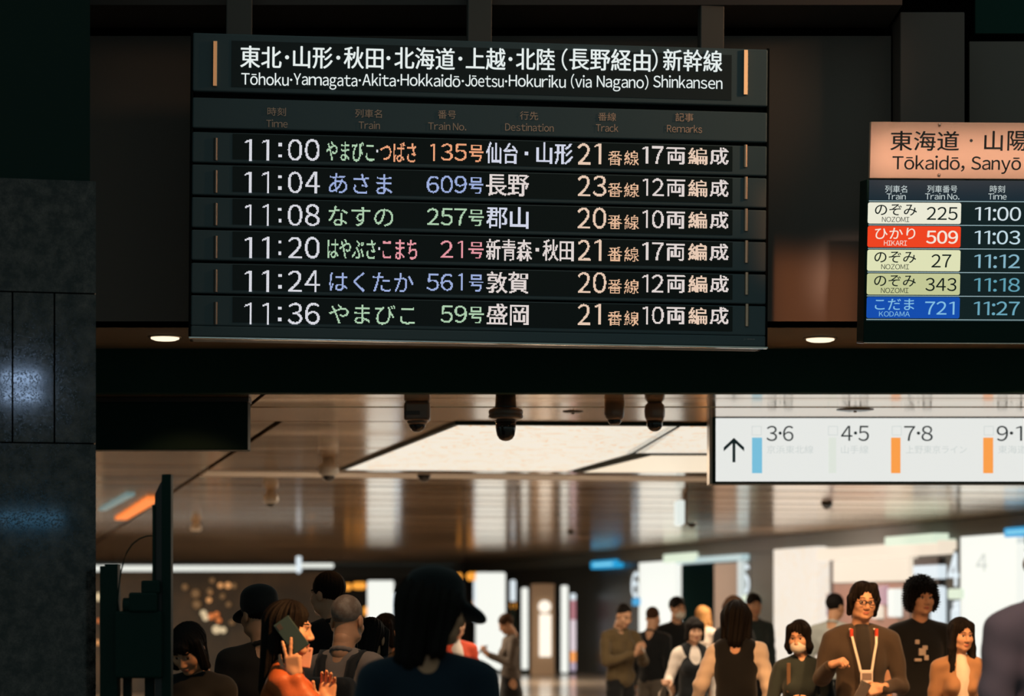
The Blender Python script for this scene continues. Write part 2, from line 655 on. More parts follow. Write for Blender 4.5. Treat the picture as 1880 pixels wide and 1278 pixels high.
# ================================================================== DEPARTURE BOARD
BODY = mat('board_slate', (0.095, 0.135, 0.152), 0.5, spec=0.25)
BODYD = mat('board_gap', (0.004, 0.005, 0.005), 0.8, spec=0.1)
LEDBG = mat('led_window_black', (0.010, 0.018, 0.017), 0.35, spec=0.3)
BRASS = mat('brushed_brass', (0.98, 0.70, 0.48), 0.09, 1.0)
BRASSD = mat('dull_brass', (0.85, 0.56, 0.40), 0.40, 1.0)
ALU = mat('polished_aluminium', (0.85, 0.82, 0.76), 0.2, 1.0)

pl = Plane(880, 628, 12.5, yaw=math.radians(5.2), roll=math.radians(0.45))
bd = empty('departure_board', pl.o, pl.euler)
tag(bd, 'dark slate hanging departure board with six rows of glowing LED train times', 'departure board')
XL, XR = pl.L(352, 350)[0], pl.L(1408, 350)[0]


def zy(y):
    return pl.L(880, y)[1]


def module(name, y0, y1, front=0.0, d=0.26):
    return MB().rbox(XL, XR, front, d, zy(y1), zy(y0), 0.008).build(name, BODY, bd)


def half_bar(a, y, d):
    """Upright half-round bar on a face at depth y."""
    m_ = MB()
    cx_, w_ = (a[0] + a[1]) / 2, (a[1] - a[0]) / 2
    pts = [(cx_ - w_ * math.cos(k * math.pi / 8), y - d * math.sin(k * math.pi / 8), a[2]) for k in range(9)]
    m_.prism(pts, (0, 0, a[3] - a[2]))
    return m_


core = MB().box(XL + 0.012, XR - 0.012, 0.035, 0.25, zy(626), zy(80)).build('chassis', BODYD, bd)
hd = module('title_panel', 75, 181)
wn = MB()
a = pl.rect(425, 1343, 88, 172)
wn.box(a[0], a[1], -0.003, 0.01, a[2], a[3])
wn.build('title_window', mat('title_window_black', (0.035, 0.045, 0.048), 0.4, spec=0.2), hd)
tx = MB()
for s, x0, x1 in (('東北', 441, 517), ('山形', 538, 611), ('秋田', 631, 704), ('北海道', 724, 835), ('上越', 855, 928),
                  ('北陸', 947, 1019), ('長野経由', 1045, 1194), ('新幹線', 1217, 1326)):
    sl_ = (( x0 + x1) / 2 - 884) / 884 * 14 * 0.5 * 1.0
    add_text(tx, pl, s, x0, x1, 88 + sl_, 128.5 + sl_, -0.006, 0, off=0.014)
for x in (527, 621, 713, 845, 937):
    sl_ = (x - 884) / 884 * 7
    xx, zz = pl.L(x, 108.5 + sl_)
    r = 0.0105
    tx.add([(xx + r * math.cos(k * math.pi / 8), -0.006, zz + r * math.sin(k * math.pi / 8)) for k in range(16)], [tuple(range(16))])
for s, x0, x1 in (('(', 1031, 1042), (')', 1196, 1207)):
    sl_ = (x0 - 884) / 884 * 7
    add_text(tx, pl, s, x0, x1, 88 + sl_, 129 + sl_, -0.006, 0)
x = 443
words_ = (('Tōhoku', 443, 530), ('Yamagata', 539, 656), ('Akita', 665, 726.5), ('Hokkaidō', 735.5, 845), ('Jōetsu', 854, 924.5), ('Hokuriku', 934, 1038.5),
          ('(via', 1048, 1086), ('Nagano)', 1095.5, 1190), ('Shinkansen', 1199, 1326))
for s, x0, x1 in words_:
    sl_ = ((x0 + x1) / 2 - 884) / 884 * 6.3
    add_text(tx, pl, s, x0, x1, 138.5 + sl_, 159.5 + sl_, -0.006, 0, cap=True, off=0.004)
for x in (534.5, 660.5, 731, 849.5, 929):
    sl_ = (x - 884) / 884 * 6.3
    xx, zz = pl.L(x, 149.5 + sl_)
    r = 0.006
    tx.add([(xx + r * math.cos(k * math.pi / 6), -0.006, zz + r * math.sin(k * math.pi / 6)) for k in range(12)], [tuple(range(12))])
tx.build('title_lettering', glow('title_white', (226, 234, 232)), hd)
for xb, mm in ((395, BRASS), (1368.5, BRASS)):
    yy = 118 if xb < 900 else 134
    a = pl.rect(xb - 4, xb + 4, yy - 42, yy + 41)
    MB().rbox(a[0], a[1], -0.014, 0.0, a[2], a[3], 0.002).build('trim_bar', mm, hd)

# warm panels added behind the viewer so the two flat title bars mirror them brightly
for px_, py_, k_, side_ in ((395, 118, 0.42, 'left'), (1368.5, 134, 1.0, 'right')):
    a_, b_ = pl.L(px_, py_)
    q_ = pl.o + pl.R @ Vector((a_, -0.014, b_))
    d_ = q_ - Vector((0, 0, EYE))
    r_ = (d_ - 2 * d_.dot(pl.n) * pl.n).normalized()
    q_ = q_ + r_ * 12.5
    o = MB().rbox(-0.75, 0.75, -0.03, 0.03, -0.6, 0.6, 0.02).build('bar_fill_panel', glow('bar_fill_panel_' + side_, (252, 208, 164), k_), None, q_, (-r_).to_track_quat('-Y', 'Z').to_euler())
    tag(o, 'added warm panel behind the viewer, mirrored in the %s bar beside the board title' % side_, 'light panel')

lb = module('heading_panel', 192, 247.5, 0.004)
HEADM = mat('heading_paint', (0.98, 0.62, 0.46), 0.6)
for s, e, c0, (a0, a1), (b0, b1), yj, ye in (
        ('時刻', 'Time', 508, (491, 525), (489, 528), 205, 227.5), ('列車名', 'Train', 677, (652, 701), (658.5, 697.5), 208.5, 230.5),
        ('番号', 'Train No.', 820, (804, 837), (786, 856), 210.5, 232.5), ('行先', 'Destination', 971, (954.5, 988), (927.5, 1016.5), 212.5, 234.5),
        ('番線', 'Track', 1114, (1098, 1131), (1094, 1135), 214.5, 235.5), ('記事', 'Remarks', 1256, (1240, 1273), (1224.5, 1289), 215.5, 237)):
    tx = MB()
    add_text(tx, pl, s, a0, a1, yj - 7.7, yj + 7.7, -0.002)
    add_text(tx, pl, e, b0, b1, ye - 6.7, ye + 6.3, -0.002, cap=True)
    tx.build('heading_lettering', HEADM, lb)

LED = [glow('led_white', (228, 228, 236)), glow('led_green', (184, 218, 184)), glow('led_orange', (250, 172, 128)), glow('led_blue', (166, 184, 232)),
       glow('led_pink', (244, 162, 172)), glow('led_cream', (246, 214, 190)), glow('led_ivory', (238, 226, 222)), glow('led_bluewhite', (222, 226, 244)),
       glow('led_peach', (244, 196, 160))]
W_, G_, O_, B_, K_, C_, I_, V_, H_ = range(9)


def led_block(mb, pl, x0, x1, y0, y1, depth, mi):
    a_ = pl.rect(x0, x1, y0, y1)
    i0, i1 = round(a_[0] / PITCH), max(round(a_[1] / PITCH), round(a_[0] / PITCH) + 2)
    j0, j1 = round(a_[2] / PITCH), max(round(a_[3] / PITCH), round(a_[2] / PITCH) + 2)
    h = PITCH * 0.46
    for i_ in range(i0, i1):
        for j_ in range(j0, j1):
            x_, z_ = (i_ + .5) * PITCH, (j_ + .5) * PITCH
            mb.add([(x_ - h, depth, z_ - h), (x_ + h, depth, z_ - h), (x_ + h, depth, z_ + h), (x_ - h, depth, z_ + h)], [(0, 1, 2, 3)], mi)


PITCH = 0.00465
rows = [
    ('11:00', [('やまびこ', 599, 688, G_), ('つばさ', 698, 764.5, O_)], ('135', 786, 854, O_), ('仙台', '山形', 892, 951, 985, 1052, 967), '21', '17', V_),
    ('11:04', [('あさま', 604, 720, B_)], ('609', 783, 857, B_), ('長野', None, 892, 971, 0, 0, 0), '23', '12', I_),
    ('11:08', [('なすの', 603, 722, G_)], ('257', 783, 857, G_), ('郡山', None, 892, 970, 0, 0, 0), '20', '10', V_),
    ('11:20', [('はやぶさ', 601, 690, G_), ('こまち', 702, 766, K_)], ('21', 809, 852, K_), ('新青森', '秋田', 892, 977, 996, 1053, 987), '21', '17', I_),
    ('11:24', [('はくたか', 605, 759, B_)], ('561', 783, 853, B_), ('敦賀', None, 893, 971, 0, 0, 0), '20', '12', I_),
    ('11:36', [('やまびこ', 604, 762, G_)], ('59', 809, 859, G_), ('盛岡', None, 893, 971, 0, 0, 0), '21', '10', I_),
]
tL = [255.5, 315, 375, 435, 496.5, 556]
tR = [263, 322, 381, 440, 499.5, 558]
for i, (tm, names, num, dest, trk, cars, dcol) in enumerate(rows):
    def Y(x, i=i):
        return tL[i] + (tR[i] - tL[i]) * (x - 510) / 570
    ym = Y(880)
    rw = MB().rbox(XL, XR, 0.006, 0.26, zy(ym + 49.5), zy(ym - 5.8), 0.008).build('row_panel', BODY, bd)
    a = pl.rect(427, 1345, Y(886) - 3.5, Y(886) + 42.5)
    MB().box(a[0], a[1], 0.003, 0.02, a[2], a[3]).build('led_window', LEDBG, rw)
    q = MB()
    z = 0.001
    # departure time, digit by digit
    for ch, x0, x1 in zip(tm.replace(':', ''), (449, 481, 528.5, 560), (462, 494, 555, 587)):
        if ch == '1':
            xx = (x0 + x1) / 2 if x0 < 500 else 571
            x0, x1 = xx - 6.5, xx + 6.5
        add_led(q, pl, ch, x0, x1, Y(510), Y(510) + 39.5, z, W_, PITCH, off=0.004)
    for dy in (9.5, 30.5):
        led_block(q, pl, 511, 517, Y(514) + dy - 3, Y(514) + dy + 3, z, W_)
    for s, x0, x1, c in names:
        add_led(q, pl, s, x0, x1, Y((x0 + x1) / 2) + (2.5 if x1 - x0 < 95 or True else 0), Y((x0 + x1) / 2) + 39, z, c, PITCH, off=0.002 if len(names) == 1 else 0.010)
    if len(names) == 2:
        led_block(q, pl, 691.5 if i == 0 else 694.5, 695 if i == 0 else 698.5, Y(693) + 17.5, Y(693) + 21.5, z, W_)
    s, x0, x1, c = num
    for ch, xd in zip(s, (783.5, 809, 834.5)[3 - len(s):]):
        add_led(q, pl, ch, xd + (6 if ch == '1' else 0), xd + (15.5 if ch == '1' else 22.5), Y(820) + 4, Y(820) + 35.5, z, c, PITCH, off=0.004)
    add_led(q, pl, '号', 860.5, 888, Y(875) + 5.5, Y(875) + 36.5, z, c, PITCH, off=0.012)
    add_led(q, pl, dest[0], dest[2], dest[3], Y(930), Y(930) + 39.5, z, dcol, PITCH, off=0.016)
    if dest[1]:
        add_led(q, pl, dest[1], dest[4], dest[5], Y(1020), Y(1020) + 39.5, z, dcol, PITCH, off=0.016)
        led_block(q, pl, dest[6] - 3, dest[6] + 3.5, Y(970) + 17, Y(970) + 23.5, z, dcol)
    d0 = (1060.5, 1085)
    add_led(q, pl, trk[0], 1060.5, 1084, Y(1085), Y(1085) + 38.5, z, C_, PITCH, off=0.006)
    if trk[1] == '1':
        add_led(q, pl, '1', 1091, 1103.5, Y(1085), Y(1085) + 38.5, z, C_, PITCH, off=0.006)
    else:
        add_led(q, pl, trk[1], 1088.5, 1113, Y(1085), Y(1085) + 38.5, z, C_, PITCH, off=0.006)
    add_led(q, pl, '番', 1116, 1142, Y(1130) + 13, Y(1130) + 39.5, z, H_, PITCH, off=0.004)
    add_led(q, pl, '線', 1146, 1173, Y(1160) + 13, Y(1160) + 39.5, z, H_, PITCH, off=0.004)
    add_led(q, pl, '1', 1179, 1190, Y(1190) + 4, Y(1190) + 36.5, z, I_, PITCH, off=0.008)
    add_led(q, pl, cars[1], 1197, 1218.5, Y(1208) + 4, Y(1208) + 36.5, z, I_, PITCH, off=0.008)
    for ch, x0, x1 in (('両', 1223.5, 1258), ('編', 1263.5, 1298.5), ('成', 1303, 1337.5)):
        add_led(q, pl, ch, x0, x1, Y(1280) + 5, Y(1280) + 36.5, z, C_ if ch == '編' else I_, PITCH, off=0.022)
    q.build('led_lettering', LED, rw)
    for xb in (396, 1369 + i * 0.5):
        a = pl.rect(xb - 3.6, xb + 3.6, Y(xb) - 1, Y(xb) + 40)
        half_bar(a, 0.007, 0.012).build('trim_bar', BRASSD if xb > 900 else mat('shaded_brass', (0.36, 0.28, 0.24), 0.5, 1.0), rw)  # left bars use a darker brass copy, their dimmer light put into colour
bt = module('bottom_panel', 607, 627, 0.004)
MB().rbox(XL - 0.01, XR + 0.012, 0.0, 0.04, zy(630.5), zy(627.4), 0.002).build('bottom_trim', ALU, bd)
tx = MB()
add_text(tx, pl, 'J-', 1365, 1371, 620, 625, 0.002)
add_text(tx, pl, '---', 1372, 1386, 622, 623.5, 0.002)
tx.build('maker_plate', mat('maker_plate_grey', (0.3, 0.3, 0.3), 0.5), bt)
# side cheeks
for sx in (XL - 0.012, XR - 0.004):
    MB().rbox(sx, sx + 0.016, 0.012, 0.262, zy(627), zy(72), 0.004).build('side_cheek', BODYD, bd)
# hangers from above, fixed to the board
for k, (x0, x1) in enumerate(((414, 462), (861, 906), (1292, 1336))):
    c0 = pl.L(x0, 60)[0], pl.L(x1, 60)[0]
    MB().rbox(c0[0], c0[1], 0.10, 0.20, zy(78), zy(-40), 0.006).build('hanger', mat('hanger_grey', (0.085, 0.075, 0.068), 0.6), bd)

# ================================================================== SECOND BOARD (right)
p2 = Plane(1585, 629, 12.3, yaw=math.radians(2.0), tilt=math.radians(7.0))
b2 = empty('train_screen', p2.o, p2.euler)
tag(b2, 'black train screen with coloured name tags under a beige route plate', 'information screen')
X0 = 0.0
X1 = p2.L(2160, 400)[0]


def z2(y):
    return p2.L(1700, y)[1]


MB().rbox(X0, X1, 0.0, 0.2, z2(629), z2(329.5), 0.005).build('screen_housing', BLACK, b2)
MB().rbox(X0, X1, -0.004, 0.2, z2(631.5), z2(629), 0.003).build('bottom_trim', ALU, b2)
scr = MB()
scr.box(X0 + 0.012, X1 - 0.012, -0.003, 0.004, z2(590), z2(331), 0)
scr.box(X0 + 0.012, X1 - 0.012, -0.0036, 0.0, z2(368), z2(331), 1)
sc_o = scr.build('screen', [glow('screen_black', (6, 24, 26)), glow('screen_navy', (9, 32, 44))], b2)
TC = [(('のぞみ', 'NOZOMI', '225', '11:00'), (234, 232, 212), (8, 20, 18), (206, 220, 226)),  # lower rows dimmer: viewing-angle falloff of the screen put into the colours
      (('ひかり', 'HIKARI', '509', '11:03'), (238, 64, 24), (240, 226, 212), (190, 214, 224)),
      (('のぞみ', 'NOZOMI', '27', '11:12'), (222, 224, 182), (8, 20, 18), (130, 176, 194)),
      (('のぞみ', 'NOZOMI', '343', '11:18'), (194, 198, 148), (8, 20, 18), (92, 154, 172)),
      (('こだま', 'KODAMA', '721', '11:27'), (10, 74, 172), (128, 186, 222), (104, 162, 182))]
tops = [372, 415.3, 458.9, 502.3, 545.4]
lx = [(1606, 1683), (1606, 1680), (1605, 1681.5), (1604.5, 1681), (1606, 1678)]
rx = [(1619, 1669), (1622.6, 1664.6), (1617.5, 1668.5), (1617, 1667.5), (1613.5, 1670)]
nx = [(1701, 1757.6), (1700, 1758.4), (1709.5, 1746), (1698.7, 1755.5), (1698, 1752)]
tmx = [(1789, 1874), (1788.5, 1872.5), (1788, 1872), (1787.5, 1872), (1787, 1871.5)]
for i, ((kn, ro, nu, ti), bg, fg, tc_) in enumerate(TC):
    xa = 1593 - i * 0.6
    a = p2.rect(xa, xa + 171, tops[i], tops[i] + 39)
    pts = []
    rr = 0.010
    for cx_, cz_, a0 in ((a[1] - rr, a[3] - rr, 0), (a[0] + rr, a[3] - rr, 90), (a[0] + rr, a[2] + rr, 180), (a[1] - rr, a[2] + rr, 270)):
        for k in range(6):
            w_ = math.radians(a0 + k * 18)
            pts.append((cx_ + rr * math.cos(w_), -0.0045, cz_ + rr * math.sin(w_)))
    tgm = MB()
    tgm.add(pts, [tuple(range(len(pts)))])
    y0 = tops[i]
    add_text(tgm, p2, kn, *lx[i], y0 + 3, y0 + 23.8, -0.0055, 1, off=0.006)
    add_text(tgm, p2, ro, *rx[i], y0 + 26.5, y0 + 35.6, -0.0055, 1, cap=True)
    add_text(tgm, p2, nu, *nx[i], y0 + 8, y0 + 32.2, -0.0055, 1, off=0.004 if i != 1 else 0.02)
    tgm.build('name_tag', [glow('tag_%d' % i, bg), glow('tag_ink_%d' % (1 if i == 1 else 4 if i == 4 else 0), fg)], sc_o)
    tt = MB()
    add_text(tt, p2, ti, *tmx[i], y0 + 8, y0 + 33.4, -0.0055, 0, off=0.008)
    tt.build('time_lettering', glow('time_%d' % i, tc_), sc_o)
ln = MB()
for y in (369.5, 413.5, 456.8, 500.2, 543.7, 587):
    ln.box(X0 + 0.012, X1 - 0.012, -0.005, -0.003, z2(y + 0.7), z2(y - 0.7))
ln.build('row_line', glow('row_line_grey', (150, 176, 182)), sc_o)
for s, e, (a0, a1), (c0, c1) in (('列車名', 'Train', (1624.6, 1665), (1627.5, 1662.5)), ('列車番号', 'Train No.', (1702, 1757), (1698, 1761)), ('時刻', 'Time', (1817, 1844.5), (1814, 1847.5))):
    tx = MB()
    add_text(tx, p2, s, a0, a1, 340.5, 353.8, -0.0055)
    add_text(tx, p2, e, c0, c1, 355.6, 366.3, -0.0055, cap=True)
    tx.build('heading_lettering', glow('screen_heading', (196, 208, 208)), sc_o)
rp = MB().rbox(X0 + 0.012, X1, -0.012, 0.03, z2(328), z2(224.5), 0.003).build('route_plate', mat('beige_plate', (0.72, 0.46, 0.33), 0.55, bump=(120, 0.03)), b2)
tx = MB()
for s, x0, x1 in (('東海道', 1633.7, 1760), ('山', 1806, 1840), ('陽', 1848.5, 1884)):
    add_text(tx, p2, s, x0, x1, 240.6, 277, -0.0135, off=0.012)
xx, zz = p2.L(1782, 258.5)
tx.add([(xx + 0.008 * math.cos(k * math.pi / 6), -0.0135, zz + 0.008 * math.sin(k * math.pi / 6)) for k in range(12)], [tuple(range(12))])
tx.build('route_lettering', mat('route_ink', (0.012, 0.02, 0.02), 0.6), rp)
tx = MB()
add_text(tx, p2, 'Tōkaidō,', 1637.5, 1770, 287.5, 311.5, -0.0135, cap=True, off=0.008)
add_text(tx, p2, 'Sanyō', 1782, 1873.5, 288, 312, -0.0135, cap=True, off=0.008)
tx.build('route_lettering', mat('route_ink', (0.012, 0.02, 0.02), 0.6), rp)
for x, y in ((1724, 229.5), (1723, 321.5)):
    xx, zz = p2.L(x, y)
    MB().lathe([(0.009, 0), (0.008, -0.006), (0.004, -0.009), (0.0005, -0.01)], (xx, -0.012, zz), 14, axis='y').build('rivet', mat('rivet_steel', (0.8, 0.6, 0.5), 0.35, 1.0), rp)
MB().rbox(1.0, 1.14, 0.08, 0.16, z2(224), z2(-60), 0.006).build('hanger', mat('hanger_grey', (0.085, 0.075, 0.068), 0.6), b2)

# ================================================================== GUIDE SIGN (white)
p3 = Plane(1308, 888, 16.5)
sg = empty('guide_sign', p3.o, p3.euler)
tag(sg, 'long white backlit guide sign with up arrow and coloured line bars under the ceiling', 'sign')


def z3(y):
    return p3.L(1500, y)[1]


XS = p3.L(2150, 830)[0]
MB().rbox(0.0, XS, 0.0, 0.22, z3(888), z3(763.5), 0.006).build('frame', BLACK, sg)
MB().rbox(-0.02, 0.004, 0.006, 0.22, z3(889), z3(763.5), 0.004).build('end_cap', mat('end_cap_bronze', (0.35, 0.28, 0.22), 0.35, 0.9), sg)
a = p3.L(1314, 800)[0]
face = MB().rbox(a, XS - 0.02, -0.004, 0.02, z3(884), z3(767.8), 0.003).build('lit_face', glow('sign_white', (230, 232, 228)), sg)
q = MB()
# arrow
ax = lambda x, y: (p3.L(x, y)[0], -0.007, p3.L(x, y)[1])
q.add([ax(1347.3, 804), ax(1366, 821.5), ax(1366, 829), ax(1351, 815), ax(1350, 814.5), ax(1350, 849), ax(1344.6, 849), ax(1344.6, 814.5), ax(1343.5, 815), ax(1328.5, 829), ax(1328.5, 821.5)],
      [(0, 1, 2, 3), (0, 3, 4), (4, 5, 6, 7), (0, 4, 7), (0, 7, 8), (0, 8, 9, 10)])
q.build('arrow', glow('sign_ink', (8, 26, 28)), face)
for x0, x1, nm, c0 in ((1380.5, 1399, 'bar_blue', (120, 190, 218)), (1521, 1535, 'bar_pale', (222, 228, 218)), (1635.7, 1653, 'bar_orange', (250, 158, 74)), (1804.8, 1823, 'bar_orange', (250, 158, 74))):
    a = p3.rect(x0, x1, 803.7, 869)
    MB().box(a[0], a[1], -0.007, -0.004, a[2], a[3]).build('line_bar', glow(nm, c0), face)
for s, x0, x1 in (('3·6', 1407, 1456.4), ('4·5', 1544, 1595), ('7·8', 1659.6, 1712), ('9·10', 1829.5, 1903)):
    q = MB()
    add_text(q, p3, s, x0, x1, 782, 810, -0.007, 0)
    q.build('track_lettering', glow('sign_ink', (8, 26, 28)), face)
for s, x0, x1 in (('京浜東北線', 1407.6, 1493), ('山手線', 1544, 1594), ('上野東京ライン', 1663, 1774.5), ('東海道線', 1832, 1902)):
    q = MB()
    add_text(q, p3, s, x0, x1, 818, 833, -0.007, 0)
    q.build('pale_lettering', glow('sign_pale_ink', (204, 210, 207)), face)
for x0 in (1380, 1520, 1637, 1806):
    q = MB()
    a = p3.rect(x0, x0 + 18, 782.5, 799.5)
    for (u0, u1, v0, v1) in ((a[0], a[1], a[2], a[2] + 0.004), (a[0], a[1], a[3] - 0.004, a[3]), (a[0], a[0] + 0.004, a[2], a[3]), (a[1] - 0.004, a[1], a[2], a[3])):
        q.box(u0, u1, -0.0065, -0.004, v0, v1)
    q.build('line_mark', glow('sign_pale_ink', (204, 210, 207)), face)
# ================================================================== CONCOURSE FIXTURES
def CP(px, py, z=CEIL):
    """The point of the horizontal plane at height z seen at a photo pixel."""
    D = (z - EYE) * FPX / (HY - py)
    return P(px, py, D)


def stone_glow(name, c1, c2, k):
    m = bpy.data.materials.new(name)
    m.use_nodes = True
    nt = m.node_tree
    b = nt.nodes['Principled BSDF']
    b.inputs['Base Color'].default_value = (0.05, 0.05, 0.05, 1)
    b.inputs['Emission Strength'].default_value = k
    tc = nt.nodes.new('ShaderNodeTexCoord')
    mp = nt.nodes.new('ShaderNodeMapping')
    mp.inputs['Rotation'].default_value = (0, 0, -YAW)
    mp.inputs['Scale'].default_value = (1.0, 0.8, 1)
    n = nt.nodes.new('ShaderNodeTexNoise')
    n.inputs['Scale'].default_value = 2.6
    n.inputs['Detail'].default_value = 8
    n.inputs['Distortion'].default_value = 1.6
    r = nt.nodes.new('ShaderNodeValToRGB')
    r.color_ramp.elements[0].position = 0.485
    r.color_ramp.elements[0].color = (*c1, 1)
    r.color_ramp.elements[1].position = 0.50
    r.color_ramp.elements[1].color = (*c2, 1)
    e = r.color_ramp.elements.new(0.515)
    e.color = (*c1, 1)
    nt.links.new(tc.outputs['Object'], mp.inputs[0])
    nt.links.new(mp.outputs[0], n.inputs['Vector'])
    nt.links.new(n.outputs['Fac'], r.inputs['Fac'])
    nt.links.new(r.outputs['Color'], b.inputs['Emission Color'])
    return m


ALAB = stone_glow('alabaster_glow', srgb(236, 228, 212), srgb(232, 176, 112), 1.0)
CREAM = glow('cream_glow', (238, 222, 196))
ZP = CEIL - 0.02
for nm, pts, mm, lab in (
        ('ceiling_light', [(841, 781), (1243, 783), (1160, 832), (1040, 866), (634, 863)], ALAB, 'large veined glowing ceiling panel over the concourse, nearest and widest'),
        ('ceiling_light', [(1249, 783), (2300, 783), (2300, 832), (1166, 832)], ALAB, 'veined glowing ceiling panel running behind the top of the guide sign'),
        ('ceiling_light', [(1196, 836.5), (2200, 836.5), (2200, 867.5), (1070, 867.5)], CREAM, 'plain cream glowing ceiling panel behind the veined panels')):
    loop = [CP(x, y, ZP) for x, y in pts]
    t_ = empty(nm, (loop[0].x, loop[0].y, ZP))
    tag(t_, lab, 'ceiling light', 'glowing ceiling panels')
    rel = [p - t_.location for p in loop]
    MB().prism(rel, (0, 0, 0.012)).build('diffuser', mm, t_)
    cen = sum(rel, Vector()) / len(rel)
    fr = MB()
    outer = [cen + (p - cen) * 1.0 + (p - cen).normalized() * 0.10 for p in rel]
    for i in range(len(rel)):
        j = (i + 1) % len(rel)
        fr.prism([rel[i], rel[j], outer[j], outer[i]], (0, 0, 0.02))
    fr.build('frame', BLACK, t_)

# recessed downlights in the soffit; the hidden ones are added to light the crowd
for k, (x, y) in enumerate(((303, 618), (1506, 620.5), (704, 619), (1105, 620), (1907, 621), (2300, 622))):
    c_ = CP(x, y, zs)
    t_ = empty('downlight', c_)
    tag(t_, ('round recessed downlight in the soffit beside the stone pillar', 'round recessed downlight in the soffit between the two boards', 'added unseen downlight behind the left half of the departure board', 'added unseen downlight behind the right half of the departure board', 'added unseen downlight behind the train screen', 'added unseen downlight beyond the right edge of the train screen')[k], 'downlight', 'soffit downlights')
    MB().lathe([(0.098, 0.004), (0.098, -0.006), (0.084, -0.008), (0.082, 0.004)], (0, 0, 0)).build('trim_ring', mat('downlight_ring', (0.5, 0.4, 0.3), 0.3, 1.0), t_)
    MB().lathe([(0.082, -0.004), (0.081, -0.014), (0.06, -0.022), (0.001, -0.026)], (0, 0, 0)).build('lamp', glow('downlight_glow', (255, 236, 204), 1.3), t_)
    lamp('soffit_lamp', 'SPOT', c_ + Vector((0, 0, -0.04)), (20, 420, 60, 420, 420, 420)[k], (1.0, 0.50, 0.20), c_ + Vector((0, 0.60, -0.84)), 0.05, None, math.radians(64), 0.4)

# black unlit sign box under the beam on the left
q = P(178, 826, 14.95)
t_ = empty('hanging_sign', (P(316, 826, 14.95).x, 14.95, q.z))
tag(t_, 'black unlit sign box hanging under the fascia beside the stone pillar', 'sign')
wdt = (455 - 150) * 14.95 / FPX / 2
off_ = (302.5 - 316) * 14.95 / FPX
MB().rbox(off_ - wdt, off_ + wdt, 0, 0.16, 0, P(0, 738, 14.95).z - q.z, 0.006).build('sign_body', BLACK, t_)
MB().rbox(off_ - wdt, off_ + wdt + 0.006, -0.006, 0.166, P(0, 738, 14.95).z - q.z, CEIL - q.z - 0.001, 0.003).build('top_rail', mat('sign_rail', (0.03, 0.022, 0.018), 0.4), t_)

# CCTV domes
CAMG = mat('camera_grey', (0.20, 0.16, 0.13), 0.3, 0.3)
CAMW = mat('camera_white', (0.62, 0.60, 0.55), 0.35)
CAMD = mat('camera_dark', (0.05, 0.045, 0.04), 0.25)
DOME = mat('smoked_dome', (0.006, 0.008, 0.010), 0.08, spec=0.8)


def half(r, n=7, z0=0.0):
    return [(r * math.cos(i * math.pi / 2 / n) + 1e-4, z0 - r * math.sin(i * math.pi / 2 / n)) for i in range(n + 1)]


def place_ceiling(name, px, D, label, cat, group=None, z=CEIL):
    t = empty(name, ((px - CX) * D / FPX, D, z))
    tag(t, label, cat, group)
    return t


SEC = 'ceiling cameras'
t_ = place_ceiling('security_camera', 766, 15.35, 'square grey ceiling camera with a small smoked dome, nearest the black sign box', 'camera', SEC)
MB().rbox(-0.082, 0.082, -0.08, 0.08, -0.12, 0, 0.018).build('housing', CAMG, t_)
MB().rbox(-0.075, 0.02, -0.085, -0.078, -0.085, -0.06, 0.003).build('badge_slot', CAMD, t_)
MB().lathe([(0.07, -0.115), (0.06, -0.135), (0.054, -0.14)], seg=28).build('collar', CAMG, t_)
MB().lathe(half(0.053, z0=-0.138)).build('dome', DOME, t_)
t_ = place_ceiling('security_camera', 928.5, 14.9, 'large dark dome camera with a wide flanged collar in the middle of the opening', 'camera', SEC)
MB().lathe([(0.062, 0), (0.066, -0.06), (0.075, -0.075)]).build('housing', CAMD, t_)
MB().lathe([(0.075, -0.072), (0.100, -0.082), (0.106, -0.09), (0.106, -0.108), (0.103, -0.111), (0.103, -0.114), (0.107, -0.117), (0.106, -0.134), (0.092, -0.142), (0.07, -0.148)]).build('collar', CAMG, t_)
MB().lathe([(0.066, -0.146), (0.066, -0.156), (0.062, -0.158)]).build('ring', CAMD, t_)
MB().lathe([(0.063, -0.155), (0.062, -0.20), (0.055, -0.24), (0.042, -0.262), (0.022, -0.274), (0.001, -0.277)]).build('dome', mat('smoked_dome_warm', (0.02, 0.016, 0.014), 0.12, spec=0.8), t_)
t_ = place_ceiling('security_camera', 1128, 15.35, 'short pale-edged dome camera right of the large flanged one', 'camera', SEC)
MB().lathe([(0.064, 0), (0.064, -0.075), (0.056, -0.10), (0.04, -0.115)]).build('housing', CAMG, t_)
MB().lathe(half(0.045, z0=-0.108)[:5] + [(0.001, -0.128)]).build('dome', DOME, t_)
t_ = place_ceiling('security_camera', 1202, 15.35, 'capsule shaped camera with black dome beside the guide sign', 'camera', SEC)
MB().lathe([(0.045, 0), (0.062, -0.02), (0.066, -0.05), (0.064, -0.09), (0.054, -0.115)]).build('housing', CAMG, t_)
MB().lathe([(0.052, -0.113), (0.051, -0.135)] + half(0.051, z0=-0.135)[1:]).build('dome', DOME, t_)
